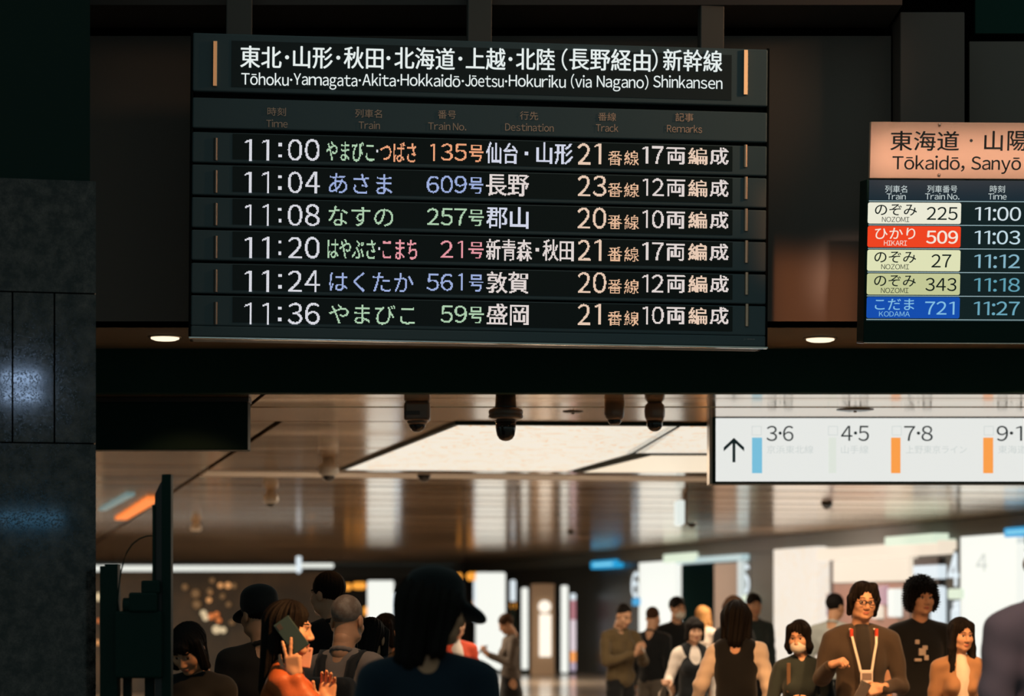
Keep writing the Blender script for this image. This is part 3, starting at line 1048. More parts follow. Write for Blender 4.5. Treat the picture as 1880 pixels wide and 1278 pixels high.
for px, D, r, lab, col in ((603, 21.2, 0.075, 'white ceiling camera with black dome left of the veined light panel', CAMW),
                           (497, 27.0, 0.07, 'small white ceiling camera farthest left over the dark shop', CAMW),
                           (778, 23.6, 0.062, 'black half dome camera under the pale ceiling strip', CAMD),
                           (1518, 30.0, 0.065, 'black dome camera below the guide sign', CAMD),
                           (1048, 41, 0.06, 'far black dome camera above the blue sign', CAMD),
                           (360, 37, 0.07, 'far pale camera at the left of the bronze ceiling', CAMW)):
    t_ = place_ceiling('dome_camera', px, D, lab, 'camera', 'small ceiling cameras')
    MB().lathe([(r * 0.7, 0), (r * 0.75, -r * 0.5), (r * 1.15, -r * 0.8), (r * 1.2, -r * 1.6), (r * 0.8, -r * 2.0)] if col is CAMW else [(r * 1.1, 0), (r * 1.1, -r * 0.3)]).build('housing', col, t_)
    z0_ = -r * 1.9 if col is CAMW else -r * 0.3
    MB().lathe(half(r * 0.75 if col is CAMW else r, z0=z0_)).build('dome', DOME, t_)
for px, py, r, lab in ((1052, 754.5, 0.07, 'small flat black ceiling disc between the cameras'), (1570, 751, 0.125, 'wide flat dark ceiling disc above the guide sign')):
    c_ = CP(px, py)
    t_ = empty('ceiling_disc', c_)
    tag(t_, lab, 'ceiling fitting')
    MB().lathe([(r, 0), (r * 0.98, -0.008), (r * 0.6, -0.014), (0.001, -0.015)]).build('disc', CAMD, t_)
    MB().lathe([(0.012, -0.014), (0.01, -0.022), (0.001, -0.024)]).build('sensor', CAMW, t_)
t_ = place_ceiling('hanging_sign', 1250, 27.5, 'small white lit box hanging from the bronze ceiling below the guide sign', 'sign')
MB().rbox(-0.045, 0.045, 0, 0.5, -0.36, -0.08, 0.02).build('lit_box', glow('hang_white', (226, 234, 228)), t_)
MB().rbox(0.045, 0.075, 0.0, 0.5, -0.36, 0.0, 0.01).build('side_plate', mat('hang_brown', (0.2, 0.14, 0.09), 0.5), t_)
MB().lathe(half(0.055, z0=-0.34), (0.13, 0.1, 0)).build('dome', DOME, t_)
# strips let into the left part of the ceiling
for (a0, a1, b0, b1, mm, lab) in (((222, 951), (284, 913), 0.085, 0, glow('strip_orange', (250, 132, 60), 1.1), 'orange glowing strip in the left ceiling behind the black post'),
                                  ((188, 934), (240, 905), 0.05, 0, glow('strip_teal', (120, 150, 150), 0.7), 'dim bluish strip in the left ceiling beside the stone pillar')):
    p0, p1 = CP(*a0), CP(*a1)
    d_ = (p1 - p0).normalized()
    n_ = Vector((d_.y, -d_.x, 0)) * b0 * 1.0
    o = MB().prism([p0 - n_ - p0, p0 + n_ - p0, p1 + n_ - p0, p1 - n_ - p0], (0, 0, -0.03)).build('strip_light', mm, None, p0)
    tag(o, lab, 'strip light')

# ------------------------------------------------------------------ things on the right hand wall
def RD(px, t=T_R):
    return t / (VX * (px - CX) / FPX + VY)


def rs(px, t):
    D = RD(px, t)
    return UX * (px - CX) / FPX * D + UY * D


def wallthing(name, px, label, cat, group=None, t=T_R, z=0.0):
    """An Empty on the wall; its x runs along the wall towards the viewer (to the right in the photo), y into the wall."""
    D = RD(px, t)
    o = empty(name, ((px - CX) * D / FPX, D, z), (0, 0, YAW - math.pi / 2))
    if label:
        tag(o, label, cat, group)
    o['t0'] = t
    o['s0'] = rs(px, t)
    return o


def wbox(mb, o, x0, x1, y0, y1, prot, back=0.0, mi=0, r=0.012, z0=None):
    """Box on the wall thing o between photo columns x0..x1 and rows y0..y1, its face prot in front of the wall line."""
    t = o['t0'] - prot
    s0, s1 = rs(x0, t), rs(x1, t)
    xm = (x0 + x1) / 2
    D = RD(xm, t)
    za = EYE - (y0 - HY) * D / FPX - o.location.z
    zb_ = (EYE - (y1 - HY) * D / FPX if z0 is None else z0) - o.location.z
    mb.rbox(o['s0'] - s0, o['s0'] - s1, -prot, back, zb_, za, r, mi)
    return mb


WHITE = glow('panel_white', (232, 234, 226), 1.15)
WARMW = glow('warm_white', (242, 226, 204))
GREENW = glow('green_white', (222, 236, 212))
COOLW = glow('cool_white', (222, 234, 240))
BLUE = glow('sign_blue', (28, 158, 214))

t_ = wallthing('shop_front', 1560, 'brightly lit shop front with a warm white portal behind the man in glasses', 'shop front')
wbox(MB(), t_, 1420, 1499, 1006, 1300, 0.30, z0=0.02).build('lit_column', stone_glow('portal_glow', srgb(238, 228, 214), srgb(242, 214, 178), 1.0), t_)
wbox(MB(), t_, 1499.5, 1722, 1000, 1023, 0.30).build('lit_lintel', WARMW, t_)
wbox(MB(), t_, 1624, 1714, 982.5, 1000, 0.36).build('name_box', GREENW, t_)
wbox(MB(), t_, 1500, 1529, 1027, 1300, 0.06, z0=0.02).build('dark_jamb', mat('shop_dark', (0.04, 0.025, 0.02), 0.4), t_)
wbox(MB(), t_, 1529, 1722, 1068, 1300, 0.05, z0=0.02).build('back_wall', mat('shop_pink', (0.30, 0.19, 0.16), 0.5), t_)
wbox(MB(), t_, 1529, 1668, 1026, 1068, 0.16).build('display_screen', WARMW, t_)
wbox(MB(), t_, 1670, 1722, 1024, 1300, 0.08, z0=0.02).build('dark_jamb', mat('shop_dark', (0.04, 0.025, 0.02), 0.4), t_)
wbox(MB(), t_, 1629, 1640, 1081, 1133, 0.2, r=0.02).build('tube_lamp', WHITE, t_)
wbox(MB(), t_, 1611, 1622, 1075, 1110, 0.14, r=0.02).build('poster', glow('poster_pink', (190, 150, 158)), t_)
wbox(MB(), t_, 1600, 1613, 1112, 1136, 0.14, r=0.02).build('lamp_shade', WARMW, t_)
wbox(MB(), t_, 1505, 1527, 1090, 1132, 0.12, r=0.02).build('poster', glow('poster_mauve', (120, 84, 96)), t_)
t_ = wallthing('lit_sign', 1700, 'small white lit sign above the curly haired person', 'sign')
wbox(MB(), t_, 1676, 1722, 1038, 1063, 0.14).build('lit_face', COOLW, t_)
t_ = wallthing('display_case', 1708, 'white lit display beside the curly haired person', 'display')
wbox(MB(), t_, 1706, 1725, 1076, 1300, 0.12, r=0.05, z0=0.02).build('lit_panel', COOLW, t_)

for ch, x0, x1, y0, y1, lab in (('4', 1740, 1761, 1013, 1077, 'white lit number beside the widest white panel'),
                                ('5', 1361, 1376, 1036, 1090, 'white lit number on the grey wall behind the white bloused woman'),
                                ('6', 1159, 1174, 1049, 1097, 'white lit number left of the white panel behind the masked man')):
    t_ = wallthing('number_sign', (x0 + x1) / 2, lab, 'number sign', 'lit numbers on the far wall')
    D = RD((x0 + x1) / 2, T_R - 0.06)
    a0, a1 = t_['s0'] - rs(x0, T_R - 0.06), t_['s0'] - rs(x1, T_R - 0.06)
    w_, q_ = fit(ch, a0, a1, EYE - (y1 - HY) * D / FPX, EYE - (y0 - HY) * D / FPX, off=0.05)
    m_ = MB()
    m_.add([(a_, -0.06, b_) for a_, b_ in w_], [tuple(f_) for f_ in q_])
    m_.build('numeral', COOLW, t_)
    wbox(MB(), t_, x0 - 2, x1 + 2, y0 - 4, y1 + 4, 0.05).build('plate', mat('number_plate', (0.09, 0.10, 0.095), 0.5), t_)
for x0, x1, y0, y1, mm, lab in ((1739, 1763, 1081, 1100, GREENW, 'pale green lit box under the nearest lit number'), (1361, 1373, 1093, 1105, GREENW, 'pale green lit box under the middle lit number'),
                                (1160, 1171, 1098, 1112, BLUE, 'blue lit box under the farthest lit number'), (1217, 1273, 1016, 1032.5, GREENW, 'greenish white lit box above the dark doorway'),
                                (1084, 1128, 1029, 1043.5, BLUE, 'small blue lit sign on the dark fascia'), (1842, 1930, 966, 984, BLUE, 'blue lit sign at the far right edge above the widest white panel')):
    t_ = wallthing('lit_sign', (x0 + x1) / 2, lab, 'sign')
    wbox(MB(), t_, x0, x1, y0, y1, 0.22, r=0.03).build('lit_face', mm, t_)
    if mm is BLUE and x1 - x0 > 20:
        m_ = (y0 + y1) / 2
        wbox(MB(), t_, x0 + 5, x1 - 5, m_ - 3.0, m_ + 3.0, 0.235, r=0.005).build('text_band', glow('band_white', (120, 205, 235)), t_)
t_ = wallthing('figure_display', 1755, 'pale lit figure shape under the green box near the widest white panel', 'display')
wbox(MB(), t_, 1747, 1763, 1103, 1118, 0.12, r=0.05).build('upper_panel', COOLW, t_)
wbox(MB(), t_, 1744, 1764, 1116, 1150, 0.10, r=0.05).build('lower_panel', COOLW, t_)
for x0, x1, y0, lab in ((1763, 1866, 982, 'widest white lit wall panel at the right with a thin faint number'), (1173, 1240, 1031, 'white lit wall panel behind the masked man in dark jacket')):
    t_ = wallthing('light_panel', (x0 + x1) / 2, lab, 'light panel', 'white panels on the right wall')
    wbox(MB(), t_, x0, x1, y0, 1300, 0.16, z0=0.03).build('lit_face', WHITE, t_)
    wbox(MB(), t_, x0 - 1, x1 + 1, y0 - 0.8, 1300, 0.12, z0=0.0).build('frame', BLACK, t_)
    if x0 > 1500:
        D = RD(1803, T_R - 0.165)
        a0, a1 = t_['s0'] - rs(1792, T_R - 0.165), t_['s0'] - rs(1813, T_R - 0.165)
        w_, q_ = fit('4', a0, a1, EYE - (1049 - HY) * D / FPX, EYE - (1017 - HY) * D / FPX)
        m_ = MB()
        m_.add([(a_, -0.165, b_) for a_, b_ in w_], [tuple(f_) for f_ in q_])
        m_.build('numeral', glow('faint_number', (196, 202, 196)), t_)
t_ = wallthing('wall_panel', 1332, 'beige stone wall panel with a bright edge strip behind the brown haired person', 'wall panel')
wbox(MB(), t_, 1311, 1353, 1034, 1300, 0.14, z0=0.01).build('stone_face', mat('beige_stone', (0.55, 0.46, 0.40), 0.5), t_)
wbox(MB(), t_, 1353.5, 1360, 1030, 1300, 0.15, z0=0.01).build('edge_light', glow('edge_pale', (196, 206, 204)), t_)
t_ = wallthing('doorway', 1275, 'doorway drawn as a dark flat sheet between the white panel and the beige wall panel', 'doorway')
wbox(MB(), t_, 1241, 1310, 1036, 1300, 0.03, z0=0.005).build('opening_shade', mat('doorway_shade', (0.004, 0.012, 0.013), 0.9, spec=0.0), t_)  # flat dark sheet; the shade inside the doorway is put into its colour
t_ = wallthing('wall_panel', 1397, 'grey green wall panel left of the lit shop front', 'wall panel')
wbox(MB(), t_, 1377, 1419, 1012, 1300, 0.04, z0=0.01).build('panel_face', mat('grey_green_panel', (0.085, 0.10, 0.095), 0.5), t_)
t_ = wallthing('cove_light', 1300, 'thin pale cove light above the dark doorway', 'cove light', 'cove lights on the right wall')
wbox(MB(), t_, 1241, 1360, 1021.5, 1032, 0.17).build('tube', glow('cove_pale', (176, 200, 202)), t_)
t_ = wallthing('cove_light', 1900, 'thin pale cove light at the far right edge under the blue sign', 'cove light', 'cove lights on the right wall')
wbox(MB(), t_, 1866, 1960, 984, 995, 0.17).build('tube', glow('cove_pale2', (206, 216, 214)), t_)

# ------------------------------------------------------------------ free standing things at the far end
def farthing(name, px, D, label, cat, group=None):
    o = empty(name, ((px - CX) * D / FPX, D, 0.0))
    tag(o, label, cat, group)
    return o


def fbox(mb, o, x0, x1, y0, y1, D=None, d=0.12, mi=0, r=0.012, z0=None):
    D = D or o.location.y
    a_, b_ = P(x0, y0, D), P(x1, y1, D)
    yy = D - o.location.y
    return mb.rbox(a_.x - o.location.x, b_.x - o.location.x, yy, yy + d, (b_.z if z0 is None else z0), a_.z, r, mi)


t_ = farthing('light_panel', 900, 58.5, 'tall white lit panel standing left of the person reading a phone', 'light panel', 'white lit panels standing at the far end')
fbox(MB(), t_, 873, 928, 1051, 1232, r=0.05).build('lit_face', WHITE, t_)
fbox(MB(), t_, 869, 874, 1066, 1140, d=0.1, r=0.02).build('edge_light', COOLW, t_)
fbox(MB(), t_, 872, 929, 1230, 1240, d=0.2, z0=0.0).build('base', BLACK, t_)
t_ = farthing('light_panel', 697, 57.5, 'square white lit panel between the grey haired man and the black hat', 'light panel', 'white lit panels standing at the far end')
fbox(MB(), t_, 674, 723, 1066, 1236, r=0.05).build('lit_face', WHITE, t_)
fbox(MB(), t_, 673, 735, 1234, 1240, d=0.2, z0=0.0).build('base', BLACK, t_)
fbox(MB(), t_, 723, 735, 1090, 1236, d=0.1, r=0.02).build('edge_light', COOLW, t_)
t_ = farthing('wood_column', 996, 57, 'beige column with a white lamp niche at the far end of the concourse', 'column')
fbox(MB(), t_, 975, 1018, 1072, 1236, d=0.5, z0=0.0).build('shaft', mat('beige_wood', (0.42, 0.30, 0.20), 0.45), t_)
nm_ = MB()
cz = P(1000, 1114, 56.9).z
c0 = P(1000, 1114, 56.9).x - t_.location.x
nm_.lathe([(0.001, -0.02), (0.15, -0.02), (0.15, 0.02), (0.001, 0.02)], (c0, -0.06, cz), 24, axis='y')
fbox(nm_, t_, 990, 1012, 1128, 1206, 56.92, 0.05, r=0.02)
nm_.build('lamp_niche', glow('niche_white', (252, 240, 222), 1.2), t_)
for x0, x1, y0, y1, mm, lab in ((957.5, 969.5, 1079, 1230, WHITE, 'upright white tube light left of the beige column'), (1030, 1043, 1075, 1236, WHITE, 'upright white tube light right of the beige column'),
                                (936.5, 947, 1065, 1105, COOLW, 'short white tube light above the person reading a phone')):
    t_ = farthing('tube_light', (x0 + x1) / 2, 57.8, lab, 'tube light', 'upright tube lights at the far end')
    fbox(MB(), t_, x0, x1, y0, y1, r=0.04).build('tube', mm, t_)
    fbox(MB(), t_, x0 + 2, x1 - 2, y1 - 1, 1250, d=0.1, z0=0.0).build('stem', BLACK, t_)
t_ = farthing('tube_light', 1052, 58.2, 'upright tube light shading from pink to white to orange', 'tube light')
for y0, y1, mm in ((1090, 1102, COOLW), (1102, 1138, glow('tube_pink', (170, 110, 120))), (1138, 1196, glow('tube_pale', (220, 205, 212))), (1196, 1216, glow('tube_amber', (250, 160, 84))), (1216, 1232, glow('tube_mauve', (176, 160, 180)))):
    fbox(MB(), t_, 1047, 1057.5, y0, y1, r=0.03, z0=None).build('light_band', mm, t_)
fbox(MB(), t_, 1049, 1055, 1232, 1240, d=0.1, z0=0.0).build('stem', BLACK, t_)
AMB = glow('amber', (252, 164, 58), 1.1)
for x0, x1, y0, y1, lab in ((856, 887, 1051, 1066, 'long amber lamp left of the tall white panel'), (838, 848, 1052, 1065, 'small round amber lamp behind the hat brim'), (647, 672, 1069, 1082, 'long amber lamp above the grey haired man'),
                            (632, 645, 1071, 1084, 'round amber lamp above the grey haired man'), (937, 947, 1105, 1119, 'small amber lamp under the short tube light'), (565, 577, 1118, 1130, 'amber lamp before the face of the woman in orange'),
                            (666, 678, 1114, 1130, 'amber lamp behind the shoulder of the grey haired man'), (868, 876, 1100, 1120, 'small amber lamp on the edge of the tall white panel')):
    t_ = farthing('wall_lamp', (x0 + x1) / 2, 58.9, lab, 'lamp', 'amber lamps at the far end')
    a_, b_ = P(x0, y0, 58.9), P(x1, y1, 58.9)
    t_.location.z = (a_.z + b_.z) / 2
    hw, hh = (b_.x - a_.x) / 2, (a_.z - b_.z) / 2
    MB().rbox(-hw, hw, 0, 0.12, -hh, hh, min(hw, hh) * 0.9).build('lamp_glass', AMB, t_)
    MB().rbox(-hw * 0.4, hw * 0.4, 0.1, 0.3, -hh * 0.4, hh * 0.4, 0.01).build('bracket', BLACK, t_)

# shop on the far left
t_ = farthing('shop_front', 400, 45, 'dark shop front far left under a long white lit fascia', 'shop front')
for x0, x1, y0, y1 in ((160, 543, 1038, 1049), (553, 612, 1034, 1043)):
    fbox(MB(), t_, x0, x1, y0, y1, r=0.03).build('lit_fascia', glow('fascia_white', (226, 230, 222)), t_)
fbox(MB(), t_, 543, 553, 1021, 1056, r=0.03).build('fascia_sign', COOLW, t_)
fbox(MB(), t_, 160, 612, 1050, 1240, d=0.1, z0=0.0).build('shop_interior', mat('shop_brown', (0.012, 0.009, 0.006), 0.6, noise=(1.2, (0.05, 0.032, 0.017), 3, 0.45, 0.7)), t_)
random.seed(3)
gl = [glow('goods_amber', (214, 150, 92)), glow('goods_cream', (214, 190, 150)), glow('goods_orange', (206, 112, 56)), glow('goods_dim', (110, 80, 50))]
for k, (x, y, r, g_) in enumerate(((385, 1085, 5, 3), (430, 1076, 5, 3), (386, 1087, 4, 0), (384, 1102, 5, 0), (405, 1075, 5, 0), (419, 1075, 6, 0), (409, 1095, 5, 3), (420, 1110, 5, 3), (374, 1126, 6, 1), (378, 1134, 6, 1), (388, 1132, 6, 2),
                                   (402, 1139, 5, 2), (398, 1128, 5, 2), (398, 1156, 8, 1), (410, 1157, 6, 1), (426, 1143, 5, 3), (360, 1090, 8, 3), (362, 1110, 8, 3), (340, 1078, 6, 3), (390, 1066, 5, 3), (182, 1096, 8, 1), (181, 1140, 4, 2), (180, 1180, 5, 0))):
    o = farthing('shelf_lamp', x, 44.97, None, None)
    p_ = P(x, y, 44.98)
    o.location.z = p_.z
    rr = r * 44.7 / FPX
    p_.y = 45 - rr * 0.9
    bpy.data.objects.remove(o)
    o = MB().lathe([(rr * math.sin(i * math.pi / 8) + 1e-4, -rr * math.cos(i * math.pi / 8)) for i in range(9)], seg=14).build('shelf_lamp', gl[g_], None, p_)
    tag(o, 'small blurred warm light among the goods of the dark shop far left', 'lamp', 'warm lights in the far left shop')

# black equipment on the left, in front of the crowd
DE = 10.2
t_ = empty('equipment_stand', (P(250, 1278, DE).x, DE, 0))
tag(t_, 'black equipment stand with tall post and thin curved cable beside the stone pillar', 'equipment stand')
e0 = t_.location
def ex(px, D=DE):
    return (px - CX) * D / FPX - e0.x
def ez(py, D=DE):
    return EYE - (py - HY) * D / FPX
MB().rbox(ex(298), ex(315), -0.02, 0.05, 0.0, ez(871), 0.004).build('upright_post', BLACK, t_)
MB().prism([(ex(285), -0.01, ez(907)), (ex(298.5), -0.01, ez(880)), (ex(298.5), -0.01, 0.3), (ex(285), -0.01, 0.3)], (0, 0.03, 0)).build('flag_panel', mat('panel_black', (0.012, 0.012, 0.011), 0.4), t_)
MB().rbox(ex(281), ex(286), -0.025, 0.02, ez(1100), ez(928), 0.003).build('edge_strip', BLACK, t_)
MB().rbox(ex(183), ex(216), 0.0, 0.08, 0.0, ez(1039), 0.004).box(ex(192), ex(216), 0.0, 0.08, ez(1040), ez(1035)).build('side_post', BLACK, t_)
bx = MB()
bx.rbox(ex(214), ex(300), -0.05, 0.2, ez(1245), ez(1122), 0.01)
bx.build('equipment_case', BLACK, t_)
MB().rbox(ex(240), ex(292), -0.06, 0.18, ez(1124), ez(1088), 0.01).build('camera_body', BLACK, t_)
MB().rbox(ex(262), ex(296), -0.05, 0.1, ez(1090), ez(1066), 0.008).build('viewfinder', BLACK, t_)
lm = MB()
lm.lathe([(0.032, 0), (0.036, 0.05), (0.036, 0.12), (0.03, 0.14)], (ex(228), -0.02, ez(1112)), 18, axis='x')
lm.build('lens', BLACK, t_)
MB().rbox(ex(222), ex(236), 0.05, 0.1, 0.0, ez(1240), 0.004).rbox(ex(262), ex(280), 0.05, 0.1, 0.0, ez(1240), 0.004).build('support', BLACK, t_)
cb = [(284, 984), (270, 984), (256, 989), (243, 999), (233, 1014), (226, 1033), (221, 1056), (218, 1080), (216, 1104), (218, 1124)]
MB().tube([(ex(x), 0.0, ez(y)) for x, y in cb], 0.0032).build('cable', BLACK, t_)
# ================================================================== PEOPLE: smooth-blended volumes turned into one surface
def smin(a, b, k):
    h = np.maximum(k - np.abs(a - b), 0) / k
    return np.minimum(a, b) - h * h * k * 0.25


def A3(*p):
    return np.array(p, float)


class Blob:
    def __init__(self):
        self.ops = []

    def cap(self, a, b, ra, rb=None, k=0.03, sub=False):
        a, b = A3(*a), A3(*b)
        rb = ra if rb is None else rb
        m = max(ra, rb)
        ab = b - a
        L2 = max(float(ab @ ab), 1e-9)

        def f(p):
            t = np.clip(((p - a) @ ab) / L2, 0, 1)
            return np.linalg.norm(p - a - t[..., None] * ab, axis=-1) - (ra + (rb - ra) * t)
        self.ops.append((f, np.minimum(a, b) - m, np.maximum(a, b) + m, k, sub))
        return self

    def ell(self, c, r, k=0.03, sub=False, R=None):
        c, r = A3(*c), A3(*r)
        M = None if R is None else np.array(R)

        def f(p):
            q = p - c
            if M is not None:
                q = q @ M
            k0 = np.linalg.norm(q / r, axis=-1)
            k1 = np.linalg.norm(q / (r * r), axis=-1) + 1e-9
            return k0 * (k0 - 1) / k1
        m = r if M is None else np.full(3, r.max())
        self.ops.append((f, c - m, c + m, k, sub))
        return self

    def box(self, c, h, rad=0.01, k=0.02, sub=False, R=None):
        c, h = A3(*c), A3(*h)
        M = None if R is None else np.array(R)

        def f(p):
            q = p - c
            if M is not None:
                q = q @ M
            q = np.abs(q) - (h - rad)
            return np.linalg.norm(np.maximum(q, 0), axis=-1) + np.minimum(q.max(-1), 0) - rad
        m = h if M is None else np.full(3, np.linalg.norm(h))
        self.ops.append((f, c - m, c + m, k, sub))
        return self

    def mesh(self, res, disp=None):
        lo = np.min([o[1] for o in self.ops if not o[4]], axis=0) - 3 * res - 0.012
        hi = np.max([o[2] for o in self.ops if not o[4]], axis=0) + 3 * res + 0.012
        n = np.ceil((hi - lo) / res).astype(int) + 1
        ax = [lo[i] + np.arange(n[i]) * res for i in range(3)]
        F = np.full(n, 0.2)
        for f, a, b, k, sub in self.ops:
            mg = k + 2 * res + 0.01
            i0 = np.clip(((a - mg - lo) / res).astype(int), 0, n - 1)
            i1 = np.clip(((b + mg - lo) / res).astype(int) + 2, 0, n)
            if (i1 <= i0).any():
                continue
            s = tuple(slice(i0[q], i1[q]) for q in range(3))
            g = np.stack(np.meshgrid(ax[0][s[0]], ax[1][s[1]], ax[2][s[2]], indexing='ij'), -1)
            d = f(g)
            F[s] = -smin(-F[s], d, k) if sub else smin(F[s], d, k)
        if disp is not None:
            g = np.stack(np.meshgrid(*ax, indexing='ij'), -1)
            near = np.abs(F) < 0.06
            F[near] += disp(g[near])
        return nets(F, lo, res)


def nets(F, lo, res):
    S = F < 0
    n = F.shape
    c = [F[i:n[0] - 1 + i, j:n[1] - 1 + j, k:n[2] - 1 + k] for i in (0, 1) for j in (0, 1) for k in (0, 1)]
    cnt = sum((q < 0).astype(np.int8) for q in c)
    act = (cnt > 0) & (cnt < 8)
    idx = -np.ones(act.shape, int)
    cells = np.argwhere(act)
    idx[act] = np.arange(len(cells))
    vals = np.stack([q[act] for q in c], -1)
    offs = np.array([(i, j, k) for i in (0, 1) for j in (0, 1) for k in (0, 1)], float)
    acc = np.zeros((len(cells), 3))
    num = np.zeros(len(cells))
    for a in range(8):
        for b in range(a + 1, 8):
            if np.abs(offs[a] - offs[b]).sum() != 1:
                continue
            va, vb = vals[:, a], vals[:, b]
            x = (va < 0) != (vb < 0)
            t = np.where(x, va / np.where(x, va - vb, 1), 0)
            acc += np.where(x[:, None], offs[a] + t[:, None] * (offs[b] - offs[a]), 0)
            num += x
    V = lo + res * (cells + acc / num[:, None])
    Q = []
    for axn in range(3):
        s0 = [slice(1, -1)] * 3
        s1 = [slice(1, -1)] * 3
        s0[axn] = slice(0, n[axn] - 1)
        s1[axn] = slice(1, n[axn])
        A, B = S[tuple(s0)], S[tuple(s1)]
        e = np.argwhere(A != B)
        if not len(e):
            continue
        fl_ = B[tuple(e.T)]
        p = e.copy()
        o1, o2 = (axn + 1) % 3, (axn + 2) % 3
        p[:, o1] += 1
        p[:, o2] += 1
        quad = []
        for d1, d2 in ((1, 1), (0, 1), (0, 0), (1, 0)):
            q = p.copy()
            q[:, o1] -= d1
            q[:, o2] -= d2
            quad.append(idx[tuple(q.T)])
        quad = np.stack(quad, -1)
        quad[fl_] = quad[fl_][:, ::-1]
        Q.append(quad)
    return V, np.vstack(Q)


def to_obj(name, pieces, mats, parent):
    """pieces: list of (verts, quads, material indices or int)."""
    vs, fs, mi, n = [], [], [], 0
    for v, q, m in pieces:
        vs.append(v)
        fs.append(q + n)
        mi.append(np.full(len(q), m) if np.isscalar(m) else m)
        n += len(v)
    v, f, mi = np.vstack(vs), np.vstack(fs), np.concatenate(mi)
    me = bpy.data.meshes.new(name)
    me.from_pydata(v.tolist(), [], f.tolist())
    for m in mats:
        me.materials.append(m)
    me.polygons.foreach_set('material_index', mi.astype(np.int32))
    me.polygons.foreach_set('use_smooth', np.ones(len(f), bool))
    me.update()
    o = bpy.data.objects.new(name, me)
    COL.objects.link(o)
    if parent is not None:
        o.parent = parent
    return o


def rotm(yaw=0, pitch=0, roll=0):
    """yaw: turn the face to the person's left (+); pitch: nod down (+); roll: tilt to the person's left (+)."""
    R = Matrix.Rotation(math.radians(yaw), 3, 'Z') @ Matrix.Rotation(math.radians(pitch), 3, 'X') @ Matrix.Rotation(math.radians(roll), 3, 'Y')
    return np.array(R)


SKIN = mat('skin', (0.60, 0.33, 0.20), 0.5, spec=0.35, bump=(90, 0.03))
SKIN2 = mat('skin_tan', (0.52, 0.27, 0.15), 0.5, spec=0.35)
LIPS = mat('lips', (0.42, 0.13, 0.09), 0.45)
EYED = mat('eye_dark', (0.012, 0.008, 0.006), 0.15)
EYEW = mat('eye_white', (0.55, 0.50, 0.45), 0.3)


def hairm(name, c):
    return mat('hair_' + name, c, 0.6, spec=0.1, bump=(160, 0.25))


HBLACK = hairm('black', (0.008, 0.006, 0.005))
HBROWN = hairm('brown', (0.050, 0.024, 0.012))
HGREY = mat('hair_grey', (0.17, 0.12, 0.09), 0.6, bump=(220, 0.25), noise=(30, (0.26, 0.21, 0.17)))
HBLOND = hairm('blond', (0.40, 0.20, 0.07))


def fabric(name, c, rough=0.85, b=260):
    return mat('cloth_' + name, c, rough, spec=0.15, bump=(b, 0.12), sheen=0.15)


def head_piece(fine):
    b = Blob()
    b.ell((0, .018, .045), (.074, .092, .083), .02)
    b.ell((0, -.022, -.035), (.060, .064, .082), .04)
    b.ell((0, -.058, -.098), (.025, .024, .018), .03)
    for s in (-1, 1):
        b.ell((s * .040, -.058, -.030), (.024, .022, .024), .03)
        b.ell((s * .046, -.015, -.080), (.020, .036, .022), .03)
        b.ell((s * .031, -.098, .002), (.022, .020, .014), .018, sub=True)
        b.ell((s * .031, -.066, .000), (.0145, .0145, .0125), .004)
        b.ell((s * .077, .008, -.008), (.010, .021, .032), .008)
        b.ell((s * .012, -.092, -.042), (.009, .010, .008), .008)
    b.cap((-.036, -.080, .022), (.036, -.080, .022), .009, k=.018)
    b.cap((0, -.082, .010), (0, -.104, -.036), .006, .0105, k=.014)
    b.ell((0, -.084, -.0655), (.022, .010, .0052), .006)
    b.ell((0, -.083, -.0755), (.019, .010, .0058), .006)
    b.cap((0, .020, -.06), (0, .032, -.17), .054, .058, k=.03)
    v, q = b.mesh(fine)
    c = v[q].mean(1)
    mi = np.zeros(len(q), int)
    fr = c[:, 1] < -.045
    x, z = np.abs(c[:, 0]), c[:, 2]
    mi[fr & (((x) / .021) ** 2 + ((z + .0705) / .0085) ** 2 < 1)] = 1
    e = fr & (((x - .031) / .0145) ** 2 + ((z - .000) / .0068) ** 2 < 1)
    mi[e] = 3
    mi[e & ((np.abs(x - .030) < .0065) | (z > .0030))] = 2
    mi[fr & (np.abs(z - .024 - .004 * np.cos((x - .031) * 60)) < .0038) & (x > .013) & (x < .049)] = 4
    return v, q, mi


